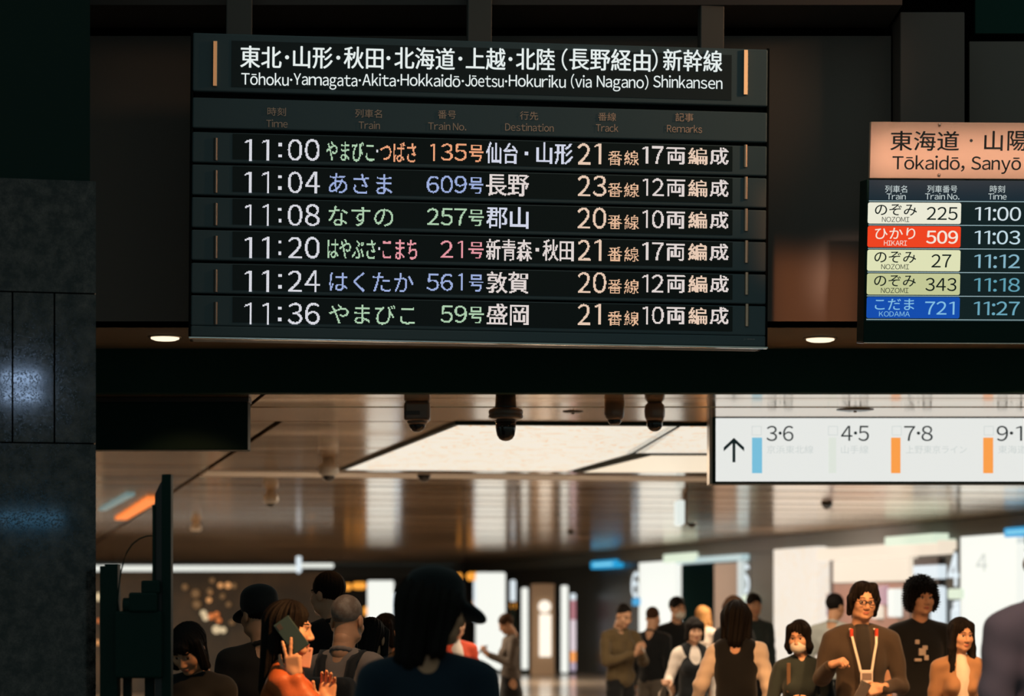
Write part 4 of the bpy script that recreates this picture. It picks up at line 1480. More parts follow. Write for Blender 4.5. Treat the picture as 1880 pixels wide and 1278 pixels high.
def hand_piece(w, d, n, right, pose, res=.0035, s=1.0):
    w, d, n = A3(*w), A3(*d), A3(*n)
    d = d / np.linalg.norm(d)
    n = n - d * (n @ d)
    n = n / np.linalg.norm(n)
    l = np.cross(d, n) if right else np.cross(n, d)
    b = Blob()
    Rm = np.stack([l, n, d], 1)
    b.box(w + d * .050 * s, (.041 * s, .014 * s, .046 * s), .013 * s, .012, R=Rm)
    b.ell(w + d * .035 * s + l * .02 * s + n * .008 * s, (.02 * s, .016 * s, .03 * s), .012, R=Rm)
    b.cap(w - d * .03, w + d * .012, .026 * s, .025 * s, k=.02)
    poses = {'relax': [(25, 25)] * 4, 'flat': [(8, 8)] * 4, 'fist': [(75, 85)] * 4, 'hold': [(48, 52), (50, 55), (52, 55), (54, 58)],
             'v': [(2, 4), (2, 4), (85, 95), (88, 95)], 'pinch': [(45, 45), (40, 40), (30, 35), (22, 30)]}
    thumb = {'fist': .85, 'hold': .6, 'v': .2, 'pinch': .7}.get(pose, .3)
    splay = {'v': (.20, -.13, 0, 0), 'flat': (.1, .02, -.05, -.12)}.get(pose, (.05, .01, -.03, -.07))
    for i, (off, L, bd_) in enumerate(((.029, .072, .090), (.0098, .080, .094), (-.0098, .074, .090), (-.028, .058, .082))):
        a1, a2 = (math.radians(q) for q in poses[pose][i])
        p = w + (d * bd_ + l * off) * s
        dl = d + l * splay[i]
        dl /= np.linalg.norm(dl)
        r = (.0088, .0092, .0088, .0076)[i] * s
        ang = a1
        for j, (f_, rr) in enumerate(((.46, 1.0), (.30, .93), (.24, .85))):
            e = p + (dl * math.cos(ang) + n * math.sin(ang)) * L * f_ * s
            b.cap(p, e, r * rr, r * rr * .93, k=.005)
            p = e
            ang += a2 if j == 0 else a2 * .6
    p = w + (d * .020 + l * .030 + n * .006) * s
    for L, v_, r in ((.040, (.62, .70, .15 + thumb * .5), .0125), (.032, (.80, .45 - thumb * .6, .2 + thumb * .7), .0105), (.024, (.85, .30 - thumb * .8, .2 + thumb * .8), .0092)):
        t = d * v_[0] + l * v_[1] + n * v_[2]
        t /= np.linalg.norm(t)
        e = p + t * L * s
        b.cap(p, e, r * s, r * .92 * s, k=.007)
        p = e
    v, q = b.mesh(res)
    return v, q, np.zeros(len(q), int)


def folds(amp, seed):
    rs_ = np.random.RandomState(seed)
    D_ = rs_.normal(size=(6, 3)) * np.array([18, 18, 30])
    ph = rs_.uniform(0, 6.28, 6)

    def f(p):
        s = 0
        for d_, h_ in zip(D_, ph):
            s = s + np.sin(p @ d_ + h_)
        return amp * s / 2.2
    return f


def strands(amp, freq, seed=0):
    def f(p):
        a_ = np.arctan2(p[:, 0], p[:, 1] - .0)
        return amp * (np.sin(a_ * freq + p[:, 2] * 14 + seed) + .6 * np.sin(a_ * freq * 2.3 + p[:, 2] * 31 + seed))
    return f


def curls(amp):
    def f(p):
        return amp * (np.sin(p[:, 0] * 190 + 2 * np.sin(p[:, 2] * 90)) * np.sin(p[:, 1] * 170 + 1) * np.sin(p[:, 2] * 180 + np.sin(p[:, 0] * 70))) * 2
    return f


def hair_piece(style, res):
    b = Blob()
    disp = strands(.0018, 26)
    if style == 'bald':
        b.ell((0, .020, .046), (.0755, .0935, .0845), .01)
        b.ell((0, -.10, -.03), (.075, .085, .11), .01, sub=True)
        b.box((0, 0, -.13), (.2, .2, .085), .01, .01, sub=True)
        return b.mesh(res)
    if style == 'curly':
        b.ell((0, .020, .055), (.112, .118, .105), .02)
        b.ell((0, .045, -.02), (.112, .085, .09), .03)
        for s in (-1, 1):
            b.ell((s * .088, .0, -.01), (.036, .055, .085), .02)
        b.ell((0, -.118, -.045), (.056, .085, .088), .02, sub=True)
        return b.mesh(res, curls(.010))
    b.ell((0, .018, .045), (.083, .102, .094), .02)
    if style == 'short':
        b.ell((0, -.108, -.03), (.062, .072, .084), .014, sub=True)
        b.box((0, -.02, -.13), (.2, .09, .10), .02, .015, sub=True)
        b.box((0, .1, -.17), (.2, .2, .09), .02, .015, sub=True)
        for s in (-1, 1):
            b.ell((s * .085, -.002, -.018), (.020, .025, .034), .008, sub=True)
    elif style == 'parted':
        for s in (-1, 1):
            b.cap((s * .045, -.045, .098), (s * .083, -.020, .02), .034, .026, k=.02)
            b.cap((s * .083, -.018, .02), (s * .086, .008, -.075), .026, .018, k=.02)
        b.cap((0, .07, .02), (0, .065, -.10), .06, .045, k=.03)
        b.ell((.006, -.112, -.028), (.066, .082, .108), .010, sub=True)
        disp = strands(.0035, 21)
    elif style == 'bob':
        for s in (-1, 1):
            b.cap((s * .066, -.025, .06), (s * .082, -.020, -.085), .034, .028, k=.02)
        b.cap((0, .06, .03), (0, .060, -.10), .075, .060, k=.03)
        b.ell((0, -.088, .062), (.055, .022, .032), .015)
        b.ell((-.012, -.116, -.050), (.054, .072, .092), .012, sub=True)
    elif style == 'swept':
        for s in (-1, 1):
            b.cap((s * .058, -.035, .075), (s * .084, -.022, -.07), .034, .028, k=.02)
            b.cap((s * .084, -.022, -.07), (s * .078, -.005, -.115), .028, .018, k=.02)
        b.cap((0, .06, .03), (0, .060, -.11), .075, .058, k=.03)
        b.ell((-.022, -.118, -.032), (.062, .082, .104), .012, sub=True)
        disp = strands(.003, 19)
    elif style == 'long':
        for s in (-1, 1):
            b.cap((s * .062, -.020, .07), (s * .084, -.012, -.10), .032, .030, k=.02)
            b.cap((s * .084, -.012, -.10), (s * .090, -.040, -.27), .032, .026, k=.02)
        b.cap((0, .06, .03), (0, .075, -.28), .078, .060, k=.03)
        b.ell((.010, -.118, -.030), (.058, .084, .110), .012, sub=True)
        disp = strands(.003, 21)
    elif style == 'loose':
        b.ell((0, .03, .02), (.105, .11, .11), .02)
        for s in (-1, 1):
            b.cap((s * .07, .01, .02), (s * .082, .03, -.14), .045, .035, k=.03)
        b.cap((0, .07, .02), (0, .085, -.17), .085, .060, k=.03)
        b.ell((0, -.116, -.045), (.054, .080, .10), .012, sub=True)
        disp = strands(.005, 17)
    elif style == 'bun':
        b.ell((0, .09, .10), (.048, .045, .045), .02)
        b.cap((0, .05, .02), (0, .05, -.05), .07, .05, k=.03)
        b.ell((0, -.112, -.035), (.058, .072, .092), .012, sub=True)
    return b.mesh(res, disp)


def person(label, px, py, D, yaw=0, head=(0, 0, 0), hair='short', hairc=None, top=None, bottom=None, skin=None, girl=False, arms=None, hands=None,
           fine=.0045, sleeve='long', fold=.004, open_front=None, collar=True, hat=None, lean=0.0, width=1.0, group=None, skirt=False, neck_x=0.0):
    """Builds one standing person whose head top shows at photo pixel (px, py), D metres away."""
    top = top or fabric('charcoal', (0.02, 0.02, 0.02))
    bottom = bottom or fabric('black', (0.01, 0.01, 0.011))
    skin = skin or SKIN
    hairc = hairc or HBLACK
    ztop = EYE - (py - HY) * D / FPX
    s = ztop / (1.768 if not hat else 1.79)
    root = empty('person', ((px - CX) * D / FPX, D, 0), (0, 0, math.radians(yaw)))
    root.scale = (s, s, s)
    tag(root, label, 'person', group or 'people in the concourse')
    wx = (0.88 if girl else 1.0) * width
    sh = {-1: A3(-.180 * wx, .012, 1.385), 1: A3(.180 * wx, .012, 1.385)}
    arms = arms or {}
    hands = hands or {}
    hip_l = lean
    # arm joints: key 'R' is the person's right (-x), 'L' the left (+x)
    J = {}
    for key, sg_ in (('R', -1), ('L', 1)):
        e, w_ = arms.get(key, ((sg_ * .225 * wx, .035, 1.105), (sg_ * .235 * wx, -.02, .865)))
        J[sg_] = (A3(*e), A3(*w_))
    # ---- body: head, neck, trunk, arms, hands in one mesh
    R = rotm(*head)
    piv = A3(0, .028, -.115)
    hp = A3(neck_x, -.008, 1.632)

    def hx(v):
        return (v - piv) @ R.T + piv + hp
    hv, hq, hm = head_piece(fine)
    pieces = [(hx(hv), hq, hm)]
    b = Blob()
    b.cap((0, .024, 1.53), (0, .03, 1.38), .052, .06, k=.04)
    b.cap((-.13 * wx, .02, 1.385), (.13 * wx, .02, 1.385), .05, k=.05)
    b.ell((0, .01, 1.27), (.145 * wx, .095, .18), .05)
    b.ell((0, .01, 1.05), (.125 * wx, .085, .2), .05)
    for sg_ in (-1, 1):
        e, w_ = J[sg_]
        b.cap(sh[sg_], e, .044, .036, k=.03)
        b.cap(e, w_, .037, .026, k=.015)
        b.cap((sg_ * .085, .01, .93), (sg_ * .095, 0, .5), .07, .05, k=.04)
        b.cap((sg_ * .095, 0, .5), (sg_ * .1, .01, .08), .05, .035, k=.02)
    v, q = b.mesh(.014)
    pieces.append((v, q, 0))
    for key, sg_ in (('R', -1), ('L', 1)):
        e, w_ = J[sg_]
        h = hands.get(key)
        if h == 'none':
            continue
        fd = (w_ - e) / np.linalg.norm(w_ - e)
        if h is None:
            h = ('relax', fd, (-sg_ * 1.0, -.2, 0))
        pieces.append(hand_piece(w_ + fd * .012, h[1] if h[1] is not None else fd, h[2], sg_ < 0, h[0], res=max(.0034, fine * .8)))
    to_obj('body', pieces, [skin, LIPS, EYED, EYEW, hairc], root)
    # ---- hair
    if hair:
        v, q = hair_piece(hair, fine * 1.0)
        to_obj('hair', [(hx(v), q, 0)], [hairc], root)
    if hat:
        b = Blob()
        if hat == 'cap':
            b.ell((0, .018, .058), (.096, .112, .092), .02)
            b.ell((0, .018, .10), (.088, .10, .055), .02)
            b.ell((0, -.118, .006), (.076, .075, .026), .02, R=rotm(0, 24, 0))
            b.ell((0, .0, -.075), (.085, .105, .08), .01, sub=True)
        else:
            b.ell((0, .015, .085), (.090, .105, .072), .02)
            b.ell((0, .015, .035), (.105, .125, .02), .02)
            b.ell((0, .0, -.06), (.082, .10, .085), .01, sub=True)
        v, q = b.mesh(fine)
        to_obj('hat', [(hx(v), q, 0)], [fabric('hat_black', (0.006, 0.008, 0.009))], root)
    # ---- upper garment
    b = Blob()
    root['wx'] = wx
    b.ell((0, .008, 1.265), (.172 * wx, .118, .19), .05)
    b.cap((-.140 * wx, .016, 1.388), (.140 * wx, .016, 1.388), .064, k=.05)
    for sg_ in (-1, 1):
        b.cap((sg_ * .12 * wx, .018, 1.415), (sg_ * .045, .022, 1.455), .042, .036, k=.05)
        e, w_ = J[sg_]
        if sleeve == 'short':
            m_ = sh[sg_] + (e - sh[sg_]) * .72
            b.cap(sh[sg_], m_, .064, .062, k=.03)
        else:
            b.cap(sh[sg_], e, .064, .054, k=.03)
            b.cap(e, e + (w_ - e) * .94, .052, .042, k=.02)
    b.ell((0, .008, 1.06), (.155 * wx, .108, .2), .05)
    b.ell((0, .008, .93), (.168 * wx, .118, .12), .05)
    if girl:
        for sg_ in (-1, 1):
            b.ell((sg_ * .07, -.085, 1.235), (.055, .05, .06), .05)
    b.cap((0, .024, 1.60), (0, .026, 1.44), .040, .050, k=.012, sub=True)
    v, q = b.mesh(.0095 if D < 20 else .013, folds(fold, int(px)))
    to_obj('top', [(v, q, 0)], [top], root)
    if collar:
        b = Blob()
        for k in range(14):
            a0, a1 = k / 14 * 6.283, (k + 1) / 14 * 6.283
            b.cap((.058 * math.sin(a0), .022 + .060 * math.cos(a0), 1.468 + .022 * math.cos(a0)), (.058 * math.sin(a1), .022 + .060 * math.cos(a1), 1.468 + .022 * math.cos(a1)), .0125, k=.008)
        v, q = b.mesh(.006)
        to_obj('collar', [(v, q, 0)], [top], root)
    if open_front is not None:
        # the shirt seen between the open edges of a jacket: a shallow V over the chest
        b = Blob()
        b.ell((0, -.012, 1.27), (.085, .118, .20), .03)
        b.ell((0, -.010, 1.10), (.055, .112, .20), .03)
        b.cap((0, .01, 1.40), (0, .015, 1.46), .075, .055, k=.03)
        b.cap((0, .024, 1.60), (0, .026, 1.44), .040, .050, k=.012, sub=True)
        v, q = b.mesh(.009, folds(.002, 5))
        to_obj('shirt', [(v, q, 0)], [open_front], root)
    # ---- trousers or skirt, shoes
    b = Blob()
    b.ell((0, .01, .92), (.158, .11, .12), .03)
    if skirt:
        b.cap((0, .01, .88), (0, .01, .5), .13, .19, k=.04)
    else:
        for sg_ in (-1, 1):
            b.cap((sg_ * .085, .01, .88), (sg_ * .095, -.005, .5), .092, .070, k=.03)
            b.cap((sg_ * .095, -.005, .5), (sg_ * .10, .012, .085), .070, .056, k=.02)
    v, q = b.mesh(.016, folds(.004, 9))
    to_obj('skirt' if skirt else 'trousers', [(v, q, 0)], [bottom], root)
    for sg_ in (-1, 1):
        b = Blob()
        b.ell((sg_ * .1, -.05, .045), (.046, .13, .045), .02)
        b.ell((sg_ * .1, .03, .06), (.042, .06, .055), .02)
        v, q = b.mesh(.014)
        to_obj('shoe', [(v, q, 0)], [fabric('shoe', (0.02, 0.018, 0.016))], root)
    root['s'] = s
    return root, hx, J


def world_of(root, p):
    a = root.rotation_euler.z
    s = root['s']
    x, y, z = (c * s for c in p)
    return Vector((root.location.x + x * math.cos(a) - y * math.sin(a), root.location.y + x * math.sin(a) + y * math.cos(a), z))


def phone(label, c, w, h, rot, body, face=None, lit=False):
    t = empty('phone', c, rot)
    tag(t, label, 'phone', 'phones')
    MB().rbox(-w / 2, w / 2, -.0045, .0045, -h / 2, h / 2, .004).build('case', body, t)
    MB().rbox(-w / 2 + .004, w / 2 - .004, .004, .0052, -h / 2 + .004, h / 2 - .004, .0004).build('screen', face or mat('phone_glass', (0.01, 0.012, 0.014), 0.1), t)
    MB().rbox(-w / 2 + .008, -w / 2 + .03, -.0065, -.004, h / 2 - .034, h / 2 - .008, .0008).build('lens_block', CAMD, t)
    return t


def backpack(label, root, big=1.0, strap=True, sling=False, straps_only=False):
    """A black backpack on the back (+y) of a person, its straps over the shoulders."""
    s = root['s']
    t = empty('backpack', root.location, root.rotation_euler)
    t.scale = (s, s, s)
    tag(t, label, 'backpack', 'backpacks')
    bk = fabric('pack_black', (0.010, 0.011, 0.012), 0.7, 120)
    b = Blob()
    b.box((0, .205, 1.14), (.145 * big, .075, .22 * big), .05, .03)
    b.box((0, .27, 1.06), (.11 * big, .04, .10), .03, .03)
    v, q = b.mesh(.010, folds(.003, 21))
    to_obj('bag', [(v, q, 0)], [bk], t)
    for sg_ in (-1, 1):
        pts = [(sg_ * .075, .135, 1.33), (sg_ * .085, .11, 1.42), (sg_ * .10, .03, 1.472), (sg_ * .105, -.06, 1.43), (sg_ * .12, -.115, 1.32), (sg_ * .15, -.10, 1.18), (sg_ * .165, .02, 1.08), (sg_ * .13, .13, 1.03)]
        m_ = MB()
        vs, fs = [], []
        for i, p in enumerate(pts):
            for dx in (-.026, .026):
                for k in (0, 1):
                    n_ = Vector((0, p[1] - .01, (p[2] - 1.3) * .6)).normalized() * (.009 * k)
                    vs.append((p[0] + dx, p[1] + n_.y, p[2] + n_.z))
        for i in range(len(pts) - 1):
            o = i * 4
            fs += [(o, o + 2, o + 6, o + 4), (o + 1, o + 5, o + 7, o + 3), (o, o + 4, o + 5, o + 1), (o + 2, o + 3, o + 7, o + 6)]
        m_.add(vs, fs, 0, True)
        m_.build('strap', bk, t)
    tb = MB().rbox(-.03, .03, .312, .322, 1.10, 1.115, .003)
    tb.build('badge', mat('pack_badge', (0.3, 0.28, 0.24), 0.4, 0.6), t)
    return t


def torso_blob(root, inf):
    """The trunk of a garment, inf metres thicker than the top."""
    wx = root['wx']
    b = Blob()
    b.ell((0, .008, 1.265), (.172 * wx + inf, .118 + inf, .19 + inf), .05)
    b.cap((-.105 * wx, .016, 1.388), (.105 * wx, .016, 1.388), .064 + inf, k=.05)
    for sg_ in (-1, 1):
        b.cap((sg_ * .10 * wx, .018, 1.415), (sg_ * .06, .022, 1.445), .042 + inf, .036 + inf, k=.05)
        b.ell((sg_ * .07, -.085, 1.235), (.055 + inf, .05 + inf, .06 + inf), .05)
    b.ell((0, .008, 1.06), (.155 * wx + inf, .108 + inf, .2), .05)
    b.ell((0, .008, .93), (.168 * wx + inf, .118 + inf, .12), .05)
    return b
# ------------------------------------------------------------------ the crowd, nearest first
BLKTOP = fabric('black_top', (0.008, 0.009, 0.010))
NAVY = fabric('navy', (0.008, 0.020, 0.034))
ORANGE = mat('cloth_orange_satin', (0.50, 0.115, 0.03), 0.5, spec=0.4, bump=(40, 0.1))
GREYSH = fabric('grey_shirt', (0.20, 0.165, 0.145))
DKBROWN = fabric('dark_brown', (0.018, 0.014, 0.011))
DKGREEN = fabric('dark_green', (0.025, 0.035, 0.034))
TAUPE = fabric('taupe', (0.055, 0.040, 0.028))
WHITESH = fabric('white_blouse', (0.66, 0.56, 0.48))
TAN = fabric('tan_blazer', (0.32, 0.175, 0.09))
RED = fabric('red', (0.62, 0.075, 0.03))
BLUEGREY = fabric('blue_grey', (0.26, 0.21, 0.24))
OLIVE = fabric('olive', (0.11, 0.075, 0.035))
PALE = fabric('pale_shirt', (0.42, 0.44, 0.42))
KHAKI = fabric('khaki', (0.12, 0.10, 0.08))

# person with the black hat, from behind
person('person with black brimmed hat and dark navy top seen from behind, nearest the middle', 785, 1036, 8.3, 180, (-62, 6, 0), 'loose', HBLACK, NAVY, None, SKIN2, hat='cap', fine=.004, collar=False, fold=.0025, width=1.02)
# woman in orange, profile to the right, hand raised with two fingers
r_, hx_, J_ = person('woman in orange satin jacket in profile, raising two fingers beside a phone', 528, 1101, 10.5, 90, (-4, 4, 0), 'long', HBLACK, ORANGE, None, SKIN, True,
       arms={'R': ((-.20, -.20, 1.16), (-.185, -.055, 1.405)), 'L': ((.21, -.08, 1.10), (.10, -.17, 1.27))},
       hands={'R': ('v', (-.05, .10, 1), (1, -.25, .0)), 'L': ('relax', (.0, -.1, 1), (-1, 0, 0))}, fine=.0035, fold=.009)
ph_c = P(535, 1166, 10.40)
phone('dark green phone behind the raised fingers of the woman in orange', ph_c, .08, .156, (0, math.radians(-36), 0), mat('phone_teal', (0.03, 0.055, 0.055), 0.25, spec=0.6))
t_ = empty('pouch', P(563, 1207, 10.54), (0, math.radians(8), 0))
tag(t_, 'pale pink flat pouch held below the phone of the woman in orange', 'pouch')
MB().rbox(-.022, .022, -.006, .006, -.045, .045, .005).build('body', fabric('pink', (0.62, 0.36, 0.30)), t_)
MB().lathe([(.003, 0), (.003, -.004), (.0005, -.005)], (.012, -.006, .034), 10, axis='y').build('button', mat('button_red', (0.3, 0.05, 0.04), 0.4), t_)
# grey haired man with backpack, from behind
r_, hx_, J_ = person('grey haired man in grey shirt seen from behind with black backpack', 634, 1088, 11.5, 160, (0, 10, 0), 'bald', HGREY, GREYSH, None, SKIN2, fine=.004, fold=.006)
backpack('black backpack on the grey haired man in grey shirt', r_, .95)
# dark figures on the left
person('dark clothed person with dark cap left of the woman in orange', 478, 1071, 11.9, 205, (10, 5, 0), 'short', HBLACK, DKBROWN, None, SKIN2, hat='cap')
person('person in black looking down with dark fringe, nearest the black equipment', 358, 1131, 11.0, -8, (-12, 34, 0), 'bob', HBLACK, BLKTOP, None, SKIN2, True)
person('tall dark haired person behind the grey haired man, ear lit', 604, 1049, 14.3, 215, (20, 0, 0), 'short', HBLACK, BLKTOP, None, SKIN)
person('person in dark hooded jacket right of the grey haired man', 678, 1130, 13.0, 165, (0, 20, 0), 'bob', HBLACK, DKBROWN, None, SKIN2)
person('person with orange lit face and dark fringe left of the black hat', 712, 1125, 15.4, -25, (-15, 8, 0), 'bob', HBLACK, OLIVE, None, SKIN, True)
person('person in red jacket over cream shirt behind the black hat', 836, 1118, 20, 20, (0, 5, 0), 'short', HBLACK, RED, None, SKIN, True, open_front=WHITESH)
# man cut by the right edge
r_, hx_, J_ = person('man in blue grey shirt with black backpack cut by the right picture edge', 1934, 938, 8.6, 200, (0, 5, 0), 'short', HBLACK, BLUEGREY, None, SKIN2, sleeve='long', fold=.005, width=1.05)
backpack('black backpack on the man cut by the right picture edge', r_, 1.0)

# front row on the right
r_, hx_, J_ = person('man with glasses and white lanyard in taupe jacket holding a phone', 1581, 1067, 16.0, 4, (6, 2, 3), 'parted', HBLACK, TAUPE, None, SKIN,
       arms={'R': ((-.27, -.03, 1.13), (-.245, -.20, 1.215)), 'L': ((.26, -.03, 1.08), (.085, -.235, 1.075))},
       hands={'R': ('fist', (.55, -.5, .25), (.4, .3, -1)), 'L': ('hold', (-1, -.15, -.25), (.1, .8, -.4))}, fine=.0035, fold=.006, width=1.10, open_front=fabric('dark_shirt', (0.03, 0.026, 0.022)))
S_ = r_['s']
gm = mat('glasses_black', (0.01, 0.01, 0.01), 0.3)
gb = MB()
for sg_ in (-1, 1):
    loop = [hx_(A3(sg_ * .032 + .023 * math.cos(a_) , -.104, -.002 + .016 * math.sin(a_))) for a_ in np.linspace(0, 6.283, 17)]
    gb.tube(loop, .0036, 6)
    gb.tube([hx_(A3(sg_ * .054, -.103, .004)), hx_(A3(sg_ * .080, -.04, .004)), hx_(A3(sg_ * .083, .005, .0))], .0032, 6)
gb.tube([hx_(A3(-.010, -.105, .002)), hx_(A3(.010, -.105, .002))], .0032, 6)
gb.build('glasses', gm, r_)
lan = MB()
for sg_, x1_ in ((-1, -.032), (1, .038)):
    pts = [(sg_ * .075, .02, 1.475), (sg_ * .085, -.07, 1.44), (sg_ * .075, -.118, 1.36), (sg_ * .055, -.135, 1.27), (x1_, -.142, 1.17)]
    vs, fs = [], []
    for p_ in pts:
        vs += [(p_[0] - .008, p_[1], p_[2]), (p_[0] + .008, p_[1], p_[2]), (p_[0] + .008, p_[1] - .004, p_[2]), (p_[0] - .008, p_[1] - .004, p_[2])]
    for i in range(len(pts) - 1):
        o_ = i * 4
        fs += [(o_ + k, o_ + (k + 1) % 4, o_ + 4 + (k + 1) % 4, o_ + 4 + k) for k in range(4)]
    lan.add(vs, fs)
lan.build('lanyard', fabric('lanyard_white', (0.72, 0.66, 0.58)), r_)
tipm = MB()
for sg_ in (-1, 1):
    tipm.rbox(sg_ * .083 - .011, sg_ * .083 + .011, -.095, -.075, 1.40, 1.455, .004)
tipm.build('lanyard_tip', fabric('tip_red', (0.55, 0.06, 0.03)), r_)
MB().rbox(-.038, .046, -.155, -.143, 1.035, 1.185, .006).build('badge', mat('badge_white', (0.70, 0.62, 0.56), 0.4), r_)
MB().rbox(-.028, .036, -.158, -.153, 1.12, 1.165, .002).build('badge_photo', mat('badge_photo', (0.25, 0.19, 0.16), 0.4), r_)
phone('dark phone in the hand of the man with glasses', world_of(r_, (-.055, -.275, 1.045)), .075, .15, (math.radians(-20), math.radians(28), 0), mat('phone_brown', (0.03, 0.02, 0.016), 0.3), mat('phone_pale', (0.3, 0.24, 0.2), 0.3))

r_, hx_, J_ = person('woman with white face mask and dark bob in dark green top holding a phone', 1470, 1137, 16.2, -8, (-14, 8, 0), 'swept', HBLACK, DKGREEN, None, SKIN, True,
       arms={'R': ((-.23, -.02, 1.10), (-.095, -.25, 1.095)), 'L': ((.23, -.02, 1.10), (.095, -.25, 1.095))},
       hands={'R': ('hold', (.75, -.45, .1), (.2, .9, .5)), 'L': ('hold', (-.75, -.45, .1), (-.2, .9, .5))}, fine=.0035, fold=.004, collar=False)
mk = Blob()
mk.ell((0, -.045, -.065), (.062, .064, .058), .02)
mk.ell((0, -.03, -.06), (.054, .058, .062), .01, sub=True)
mk.box((0, .05, -.06), (.2, .075, .2), .01, .006, sub=True)
mk.box((0, -.05, .035), (.2, .2, .055), .01, .006, sub=True)
v_, q_ = mk.mesh(.0035)
to_obj('face_mask', [(hx_(v_), q_, 0)], [fabric('mask_white', (0.72, 0.66, 0.58))], r_)
ws_ = MB()
ws_.rbox(-.105, -.075, -.125, -.10, 1.20, 1.43, .006)
ws_.build('strap', fabric('strap_brown', (0.15, 0.09, 0.05)), r_)
phone('dark phone held sideways in both hands by the masked woman', world_of(r_, (0, -.305, 1.115)), .155, .075, (math.radians(-35), 0, math.radians(-8)), mat('phone_brown', (0.03, 0.02, 0.016), 0.3))

r_, hx_, J_ = person('young woman with long black hair in tan blazer over white top', 1762, 1133, 16.0, 6, (14, 4, 0), 'long', HBLACK, TAN, None, SKIN, True, fine=.0035, fold=.004, open_front=WHITESH, collar=False)
r_, hx_, J_ = person('curly haired person in black printed T-shirt behind the man with glasses', 1690, 1062, 17.3, 6, (10, 0, 0), 'curly', HBLACK, BLKTOP, None, SKIN, fine=.004, sleeve='short', collar=False, fold=.003)
for (x_, z_, w_, h_) in ((-.055, 1.325, .030, .030), (-.02, 1.255, .05, .05), (.0, 1.285, .035, .03), (-.05, 1.20, .05, .02), (.01, 1.215, .03, .035)):
    pm = MB().rbox(x_ - w_ / 2, x_ + w_ / 2, -.124, -.108, z_ - h_ / 2, z_ + h_ / 2, .004)
    pm.build('shirt_print', fabric('print_pale', (0.5, 0.42, 0.36)), r_)

# middle distance
r_, hx_, J_ = person('dark haired woman in white blouse and black vest seen from behind', 1352, 1102, 17.0, 170, (0, 5, 0), 'loose', HBLACK, WHITESH, None, SKIN, True,
       arms={'R': ((.0, 0, 0), (0, 0, 0))} and {'L': ((.26, .04, 1.13), (.34, -.10, .93)), 'R': ((-.245, .03, 1.12), (-.25, -.06, .92))}, fine=.005, fold=.006, width=1.08)
b_ = torso_blob(r_, .012)
b_.cap((0, .12, 1.60), (0, .15, 1.42), .06, .07, k=.02, sub=True)
v_, q_ = b_.mesh(.011, folds(.003, 3))
to_obj('vest', [(v_, q_, 0)], [BLKTOP], r_)
r_, hx_, J_ = person('woman in black dress over white blouse carrying a white bag', 1273, 1132, 21.5, 10, (4, 8, 0), 'bob', HBLACK, WHITESH, BLKTOP, SKIN, True,
       arms={'R': ((-.26, .0, 1.12), (-.30, -.17, 1.10)), 'L': ((.23, .02, 1.10), (.235, -.03, .87))}, hands={'R': ('fist', (-.5, -.5, .1), (.3, .2, -1))}, fine=.005, skirt=True)
b_ = torso_blob(r_, .012)
b_.ell((0, -.15, 1.40), (.060, .13, .130), .02, sub=True)
v_, q_ = b_.mesh(.011, folds(.003, 3))
to_obj('dress', [(v_, q_, 0)], [BLKTOP], r_)
bp_ = world_of(r_, (-.36, -.24, 1.08))
t_ = empty('shopping_bag', bp_)
tag(t_, 'white shopping bag hanging from the hand of the woman in black dress', 'bag')
MB().rbox(-.11, .13, -.05, .05, -.50, -.16, .02).build('bag_body', fabric('bag_white', (0.62, 0.48, 0.38)), t_)
MB().tube([(-.06, 0, -.17), (-.05, 0, -.08), (0, 0, 0), (.05, 0, -.08), (.07, 0, -.17)], .006).build('handle', fabric('bag_white', (0.62, 0.48, 0.38)), t_)
r_, hx_, J_ = person('man with lit forehead in olive jacket looking down at a phone', 1140, 1104, 24.5, 35, (0, 24, 0), 'bald', HBLACK, OLIVE, None, SKIN, fine=.005, fold=.008,
       arms={'R': ((-.25, -.06, 1.12), (-.02, -.26, 1.20)), 'L': ((.25, -.06, 1.12), (.07, -.27, 1.22))}, hands={'R': ('hold', (.5, -.5, .4), (.2, .6, 1)), 'L': ('hold', (-.5, -.5, .4), (-.2, .6, 1))}, width=1.1)
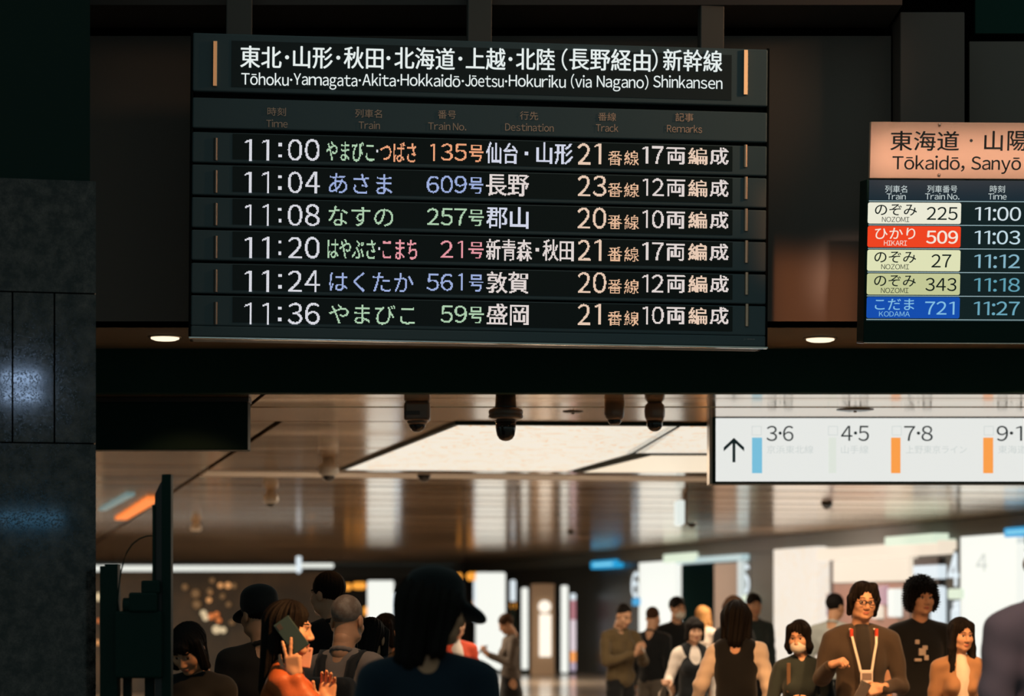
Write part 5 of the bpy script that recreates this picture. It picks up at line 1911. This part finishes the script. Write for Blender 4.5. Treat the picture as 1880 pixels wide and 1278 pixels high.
phone('pale edged phone in the hands of the man with lit forehead', world_of(r_, (.03, -.34, 1.27)), .075, .15, (math.radians(-50), math.radians(50), math.radians(35)), mat('phone_tan', (0.25, 0.17, 0.11), 0.4))
person('person in dark jacket and khaki trousers beside the man with lit forehead', 1197, 1112, 25.5, 150, (0, 10, 0), 'bald', HBROWN, BLKTOP, KHAKI, SKIN, fine=.006, width=1.0)
r_, hx_, J_ = person('man in dark jacket with white face mask before the white wall panel', 1243, 1095, 26.0, 25, (5, 0, 0), 'short', HBLACK, BLKTOP, None, SKIN, fine=.005, width=1.12)
to_obj('face_mask', [(hx_(mk.mesh(.005)[0]), mk.mesh(.005)[1], 0)], [fabric('mask_white', (0.72, 0.66, 0.58))], r_)
person('person with long orange blond hair behind the woman in black dress', 1290, 1112, 30.0, 160, (0, 0, 0), 'long', HBLOND, WHITESH, None, SKIN, True, fine=.006)
person('brown haired person before the beige wall panel', 1346, 1094, 23.5, 200, (10, 0, 0), 'loose', HBROWN, BLKTOP, None, SKIN, True, fine=.006)
person('dark haired man before the grey green wall panel', 1384, 1088, 26.5, 20, (-8, 4, 0), 'short', HBLACK, DKGREEN, None, SKIN2, fine=.006)
person('black haired person in pale shirt behind the man with glasses', 1531, 1089, 24.0, 150, (-20, 4, 0), 'short', HBLACK, PALE, None, SKIN2, fine=.005, width=1.15)
r_, hx_, J_ = person('person in grey brown top and black skirt reading a phone beside a white panel', 936, 1124, 27.5, -75, (0, 24, 0), 'short', HBROWN, fabric('grey_brown', (0.10, 0.08, 0.065)), None, SKIN2, True, fine=.006, skirt=True,
       arms={'R': ((-.25, -.03, 1.13), (-.08, -.28, 1.22)), 'L': ((.23, -.05, 1.10), (.06, -.28, 1.20))}, hands={'R': ('hold', (.3, -.7, .4), (.2, .6, 1)), 'L': ('hold', (-.3, -.7, .4), (-.2, .6, 1))}, width=1.1)
phone('small dark phone of the person reading beside a white panel', world_of(r_, (0, -.37, 1.28)), .075, .15, (math.radians(-50), 0, math.radians(-75)), mat('phone_brown', (0.03, 0.02, 0.016), 0.3))
